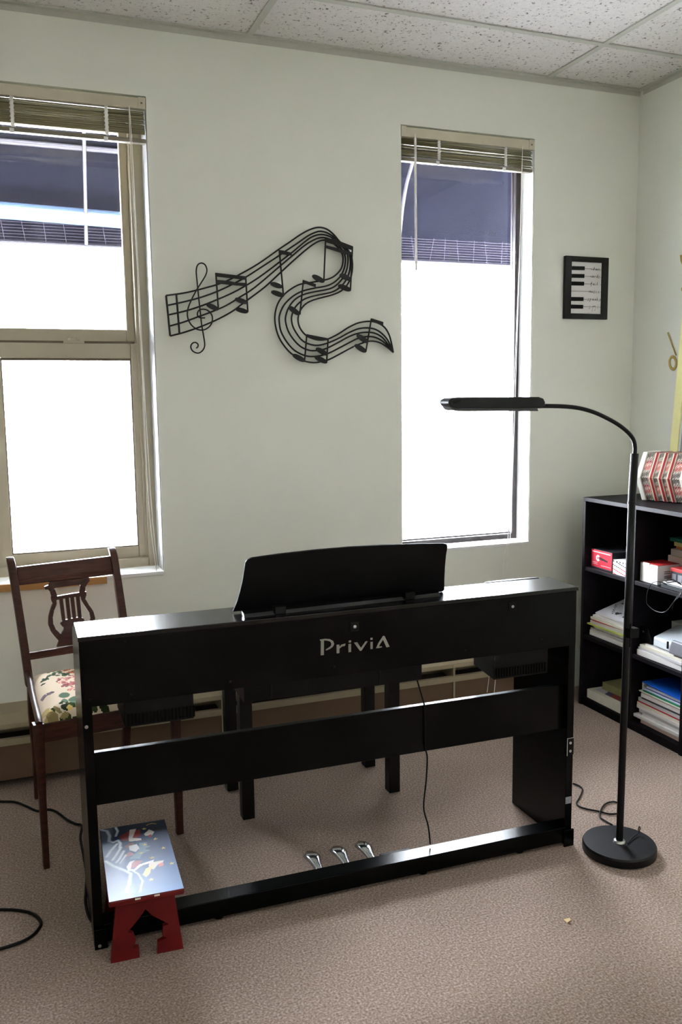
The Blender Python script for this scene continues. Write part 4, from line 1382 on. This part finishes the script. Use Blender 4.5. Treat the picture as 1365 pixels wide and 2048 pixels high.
# ------------------------------------------------------------------ wall art: iron music staff
AY_ = YW - .020
art = thing('wall_art', 'black iron wall sculpture of a winding music staff with notes', 'wall art', (1.0, YW, 1.6))
LA = lambda x, y: aty(310 + x / 5.25, 430 + y / 5.25, AY_)
LB = lambda x, y: aty(530 + x / 5.0556, 430 + y / 5.0556, AY_)
LINES = [
    ([(118, 845), (300, 820), (445, 788), (560, 757), (640, 735), (760, 690), (880, 630), (1090, 510)],
     [(0, 445), (130, 355), (250, 275), (350, 205), (450, 150), (540, 125), (620, 140), (690, 190), (755, 265), (835, 345), (875, 420), (887, 500), (878, 600), (852, 675), (815, 730), (760, 775), (680, 808), (590, 832), (490, 860), (410, 902), (357, 970), (336, 1055), (355, 1140), (415, 1215), (500, 1255), (570, 1265), (640, 1253), (740, 1205), (850, 1135), (950, 1090), (1060, 1075), (1140, 1090), (1210, 1135), (1255, 1205), (1280, 1290), (1300, 1390)]),
    ([(140, 947), (290, 915), (430, 880), (550, 842), (660, 800), (780, 745), (950, 655), (1100, 560)],
     [(0, 505), (130, 420), (210, 365), (330, 285), (430, 215), (500, 180), (560, 165), (630, 180), (700, 222), (760, 278), (830, 345), (860, 415), (865, 500), (850, 595), (815, 670), (770, 722), (720, 760), (650, 787), (520, 813), (430, 838), (370, 870), (310, 930), (278, 1000), (270, 1060), (285, 1130), (320, 1195), (370, 1260), (430, 1298), (520, 1318), (620, 1300), (740, 1250), (850, 1190), (950, 1150), (1040, 1142), (1120, 1157), (1190, 1203), (1250, 1275), (1300, 1390)]),
    ([(150, 1047), (330, 1005), (500, 950), (650, 890), (800, 825), (940, 750), (1100, 650)],
     [(0, 575), (150, 475), (280, 375), (400, 275), (480, 220), (560, 197), (640, 210), (710, 250), (775, 310), (825, 370), (842, 440), (832, 540), (800, 620), (750, 685), (690, 732), (620, 755), (500, 777), (400, 802), (310, 850), (245, 930), (212, 1020), (212, 1090), (240, 1180), (300, 1270), (370, 1335), (450, 1368), (530, 1370), (620, 1350), (740, 1290), (850, 1230), (950, 1195), (1050, 1186), (1130, 1202), (1200, 1248), (1258, 1325), (1300, 1390)]),
    ([(158, 1165), (300, 1125), (450, 1070), (600, 1015), (750, 950), (880, 870), (1050, 760)],
     [(0, 640), (150, 520), (280, 410), (400, 310), (500, 250), (570, 228), (640, 238), (710, 275), (770, 335), (808, 400), (816, 470), (800, 550), (765, 620), (710, 675), (650, 708), (590, 725), (500, 740), (380, 770), (280, 825), (195, 910), (150, 1010), (147, 1090), (165, 1180), (220, 1280), (290, 1360), (370, 1408), (450, 1430), (540, 1426), (640, 1400), (760, 1340), (870, 1282), (960, 1242), (1060, 1229), (1140, 1246), (1215, 1295), (1300, 1390)]),
    ([(160, 1270), (280, 1240), (420, 1195), (560, 1140), (700, 1075), (830, 1000), (950, 910), (1150, 760)],
     [(0, 715), (150, 590), (280, 470), (400, 365), (500, 290), (580, 255), (650, 262), (715, 305), (765, 360), (790, 420), (787, 500), (762, 560), (705, 617), (650, 645), (590, 660), (480, 680), (360, 700), (270, 745), (190, 810), (130, 900), (103, 1010), (108, 1120), (145, 1240), (210, 1340), (280, 1410), (380, 1470), (480, 1492), (560, 1486), (640, 1465), (740, 1415), (880, 1340), (1000, 1290), (1080, 1275), (1160, 1290), (1230, 1330), (1300, 1390)])]
for A_, B_ in LINES:
    P = smooth_path([LA(*q) for q in A_] + [LB(*q) for q in B_[1:]], 4)
    MB().tube(P, .0032, 6).build('staff_line', 'black_iron', art)
for A_ in ([(118, 845), (160, 1270)], [(225, 835), (258, 1240)]):
    MB().tube([LA(*q) for q in A_], .0036, 6).build('bar_line', 'black_iron', art)
off = Vector((0, -.010, 0))
P = smooth_path([LA(*q) + off for q in [(520, 1083), (465, 1080), (440, 1050), (452, 1010), (490, 993), (545, 1003), (590, 1050), (597, 1110), (570, 1170), (510, 1208), (440, 1203), (380, 1160), (345, 1100), (335, 1030), (350, 960), (385, 880), (430, 795), (480, 715), (525, 640), (540, 580), (520, 527), (480, 509), (443, 530), (428, 590), (436, 690), (450, 830), (466, 980), (485, 1150), (505, 1270), (517, 1360), (505, 1410), (470, 1445), (430, 1450), (387, 1425), (371, 1385), (387, 1350), (420, 1340), (446, 1360), (445, 1385), (428, 1400)]], 4)
MB().tube(P, .0026, 6).build('treble_clef', 'black_iron', art)


def note_head(f, cx, cy, ax, ay, bx, by_, hw=25):
    C0 = Vector((cx, cy))
    d_ = Vector((bx - ax, by_ - ay))
    L_ = d_.length / 2
    d_.normalize()
    n_ = Vector((-d_.y, d_.x))
    pts = []
    for k in range(20):
        a_ = 2 * PI * k / 20
        q = C0 + d_ * L_ * math.cos(a_) + n_ * hw * (abs(math.sin(a_)) ** .8) * (1 if math.sin(a_) > 0 else -1)
        pts.append(f(q.x, q.y) + Vector((0, -.014, 0)))
    MB().prism(pts, (0, .006, 0)).build('note_head', 'black_iron', art)


def flag(f, pts):
    MB().prism([f(x, y) + Vector((0, -.014, 0)) for x, y in pts], (0, .006, 0)).build('note_beam', 'black_iron', art)


def stem(f, p, q):
    MB().tube([f(*p) + Vector((0, -.011, 0)), f(*q) + Vector((0, -.011, 0))], .0030, 6).build('note_stem', 'black_iron', art)


flag(LA, [(630, 612), (955, 650), (950, 686), (636, 650)])
flag(LA, [(640, 685), (770, 697), (850, 715), (945, 717), (945, 750), (860, 745), (640, 722)])
stem(LA, (633, 612), (660, 997)); stem(LA, (945, 650), (968, 1022))
note_head(LA, 598, 968, 535, 940, 662, 1000); note_head(LA, 899, 905, 833, 880, 964, 927); note_head(LA, 903, 1005, 838, 985, 970, 1025)
flag(LB, [(133, 360), (175, 365), (262, 388), (262, 414), (140, 398)])
stem(LB, (137, 360), (180, 822)); note_head(LB, 108, 714, 48, 695, 168, 735); note_head(LB, 120, 800, 57, 778, 186, 825)
flag(LB, [(603, 240), (690, 250), (878, 322), (875, 360), (605, 278)])
flag(LB, [(608, 312), (720, 340), (872, 385), (870, 412), (800, 400), (608, 338)])
stem(LB, (605, 240), (587, 668)); stem(LB, (876, 325), (855, 765))
note_head(LB, 531, 648, 473, 615, 592, 682); note_head(LB, 803, 632, 750, 603, 858, 660); note_head(LB, 796, 740, 733, 713, 860, 767)
flag(LB, [(380, 662), (505, 704), (503, 733), (384, 692)])
stem(LB, (381, 662), (345, 1010)); note_head(LB, 286, 970, 232, 930, 342, 1015)
flag(LB, [(413, 1207), (635, 1250), (630, 1268), (560, 1272), (480, 1258), (415, 1225)])
stem(LB, (415, 1212), (393, 1475)); stem(LB, (630, 1258), (615, 1488))
note_head(LB, 334, 1446, 273, 1412, 396, 1480); note_head(LB, 566, 1382, 508, 1348, 622, 1415); note_head(LB, 559, 1465, 498, 1435, 620, 1495)
flag(LB, [(1068, 1048), (1185, 1085), (1183, 1117), (1070, 1078)])
stem(LB, (1067, 1050), (1010, 1385)); note_head(LB, 976, 1252, 922, 1213, 1032, 1292); note_head(LB, 957, 1350, 902, 1313, 1014, 1387)

# ------------------------------------------------------------------ framed print
fy = YW - .016
fr = thing('framed_print', 'black framed piano key print with a handwritten quote', 'picture', (2.295, YW, 1.6))
FX0, FX1, FZ0, FZ1 = 2.186, 2.400, 1.588, 1.840
for nm, x0, x1, z0, z1 in (('frame_side', FX0, FX0 + .031, FZ0, FZ1), ('frame_side', FX1 - .029, FX1, FZ0, FZ1), ('frame_rail', FX0 + .031, FX1 - .029, FZ0, FZ0 + .022), ('frame_rail', FX0 + .031, FX1 - .029, FZ1 - .021, FZ1)):
    box(nm, 'black_iron', fr, x0, x1, fy, YW - .0005, z0, z1, .0015)
box('print_sheet', 'paper', fr, FX0 + .02, FX1 - .02, YW - .006, YW - .002, FZ0 + .015, FZ1 - .015)
PX = lambda zx, zy: aty(1120 + zx / 12.41, 500 + zy / 12.41, YW - .0065)
zoff = Vector((0, -.001, 0))
for y0 in (400, 592, 782, 1165, 1355):
    x1 = 620 - (y0 - 400) * .04
    xa = 298 - (y0 - 400) * .025
    MB().prism([PX(x, y) for x, y in ((xa, y0), (x1, y0 + 8), (x1 - 4, y0 + 102), (xa - 2, y0 + 98))], (0, -.0022, 0)).build('black_key', 'ink', fr)
STROKE = {
    'w': [[(0, .5), (.12, 0), (.3, .4), (.45, 0), (.62, .55)]], 'h': [[(.05, 0), (.2, 1), (.15, .3), (.35, .5), (.42, 0)]], 'e': [[(.05, .25), (.35, .3), (.25, .5), (.05, .25), (.2, 0), (.42, .12)]],
    'n': [[(.05, 0), (.1, .5), (.15, .3), (.35, .5), (.42, 0)]], 'o': [[(.2, .5), (.05, .25), (.2, 0), (.36, .25), (.2, .5)]], 'r': [[(.05, 0), (.1, .5), (.2, .42), (.36, .48)]],
    'd': [[(.36, .4), (.18, .5), (.05, .2), (.2, 0), (.36, .3), (.44, 1), (.38, 0)]], 's': [[(.34, .45), (.15, .45), (.28, .2), (.2, -.1), (0, -.1)]], 'f': [[(.4, .95), (.25, 1), (.15, .3), (.08, -.4)], [(.02, .45), (.36, .5)]],
    'a': [[(.34, .42), (.15, .45), (.05, .2), (.18, 0), (.34, .35), (.38, 0)]], 'i': [[(.1, .5), (.12, 0), (.28, .12)], [(.12, .75), (.13, .78)]], 'l': [[(.1, .2), (.3, 1), (.14, .1), (.34, .1)]],
    'm': [[(.02, 0), (.08, .5), (.12, .3), (.24, .5), (.27, 0), (.3, .3), (.44, .5), (.48, 0)]], 'u': [[(.05, .5), (.1, .05), (.3, .1), (.36, .5), (.4, 0)]], 'c': [[(.34, .42), (.12, .42), (.1, .05), (.34, .08)]],
    'p': [[(.08, .5), (.02, -.5)], [(.07, .35), (.25, .52), (.36, .28), (.2, .02), (.06, .15)]], 'k': [[(.06, 0), (.16, 1)], [(.34, .5), (.1, .25), (.38, 0)]]}
for word, xs_, xe_, yb in (('when', 790, 1000, 497), ('words', 770, 1000, 682), ('fail', 770, 960, 870), ('music', 730, 1000, 1055), ('speaks', 690, 1030, 1245)):
    mb = MB()
    adv = (xe_ - xs_) / len(word)
    for k, chh in enumerate(word):
        for stq in STROKE[chh]:
            mb.tube([PX(xs_ + k * adv + p * adv * 2.0, yb - q * 78 + (k * adv) * .05) + zoff * .5 for p, q in stq], .00085, 4)
    mb.build('handwriting', 'ink', fr)
for y0, xa, xb in ((462, 620, 800), (650, 608, 780), (838, 600, 780), (1022, 300, 740), (1220, 592, 700), (1408, 585, 1050)):
    MB().tube([PX(xa, y0), PX(xb, y0 + 8)], .0006, 4).tube([PX(1000, y0 + 22), PX(1080, y0 + 24)], .0004, 4).build('key_line', 'ink', fr)
for nx, ny, tx, ty in ((738, 1455, 770, 1370), (802, 1512, 830, 1400), (872, 1500, 888, 1392), (934, 1445, 955, 1350)):
    MB().lathe(PX(nx, ny), [(.0013, 0), (.0013, .0006)], 10, (0, -1, 0)).tube([PX(nx + 12, ny), PX(tx - 10 if tx == 830 else nx + 16, ty)], .0004, 4).build('printed_note', 'ink', fr)
MB().tube([PX(818, 1402), PX(890, 1390)], .0009, 4).build('printed_beam', 'ink', fr)

# ------------------------------------------------------------------ cords and scrap on the carpet
cq = MB().tube(smooth_path([atz(x, y, .0045) for x, y in [(-60, 1602), (0, 1603), (30, 1604), (52, 1612), (75, 1622), (95, 1619), (112, 1623), (135, 1640), (152, 1648), (164, 1652), (161, 1675), (166, 1705), (173, 1745), (172, 1780), (171, 1805), (177, 1832), (186, 1846)]], 5), .0038, 7).build('floor_cable', 'black_plastic')
tag(cq, 'black cord winding on carpet past the chair to the piano', 'cord')
cq = MB().tube(smooth_path([atz(x, y, .0045) for x, y in [(-60, 1818), (0, 1819), (30, 1820), (55, 1824), (72, 1832), (82, 1845), (78, 1857), (64, 1872), (40, 1885), (0, 1898), (-60, 1915)]], 6), .0040, 7).build('floor_cable', 'black_plastic')
tag(cq, 'loop of black cord on carpet at lower left edge', 'cord')
sc = MB().prism([atz(1128, 1839, .002), atz(1141, 1836, .002), atz(1142, 1841, .006), atz(1135, 1846, .002)], (0, 0, .0008)).build('paper_scrap', 'scrap')
tag(sc, 'tiny tan paper scrap on the carpet before the piano', 'scrap')
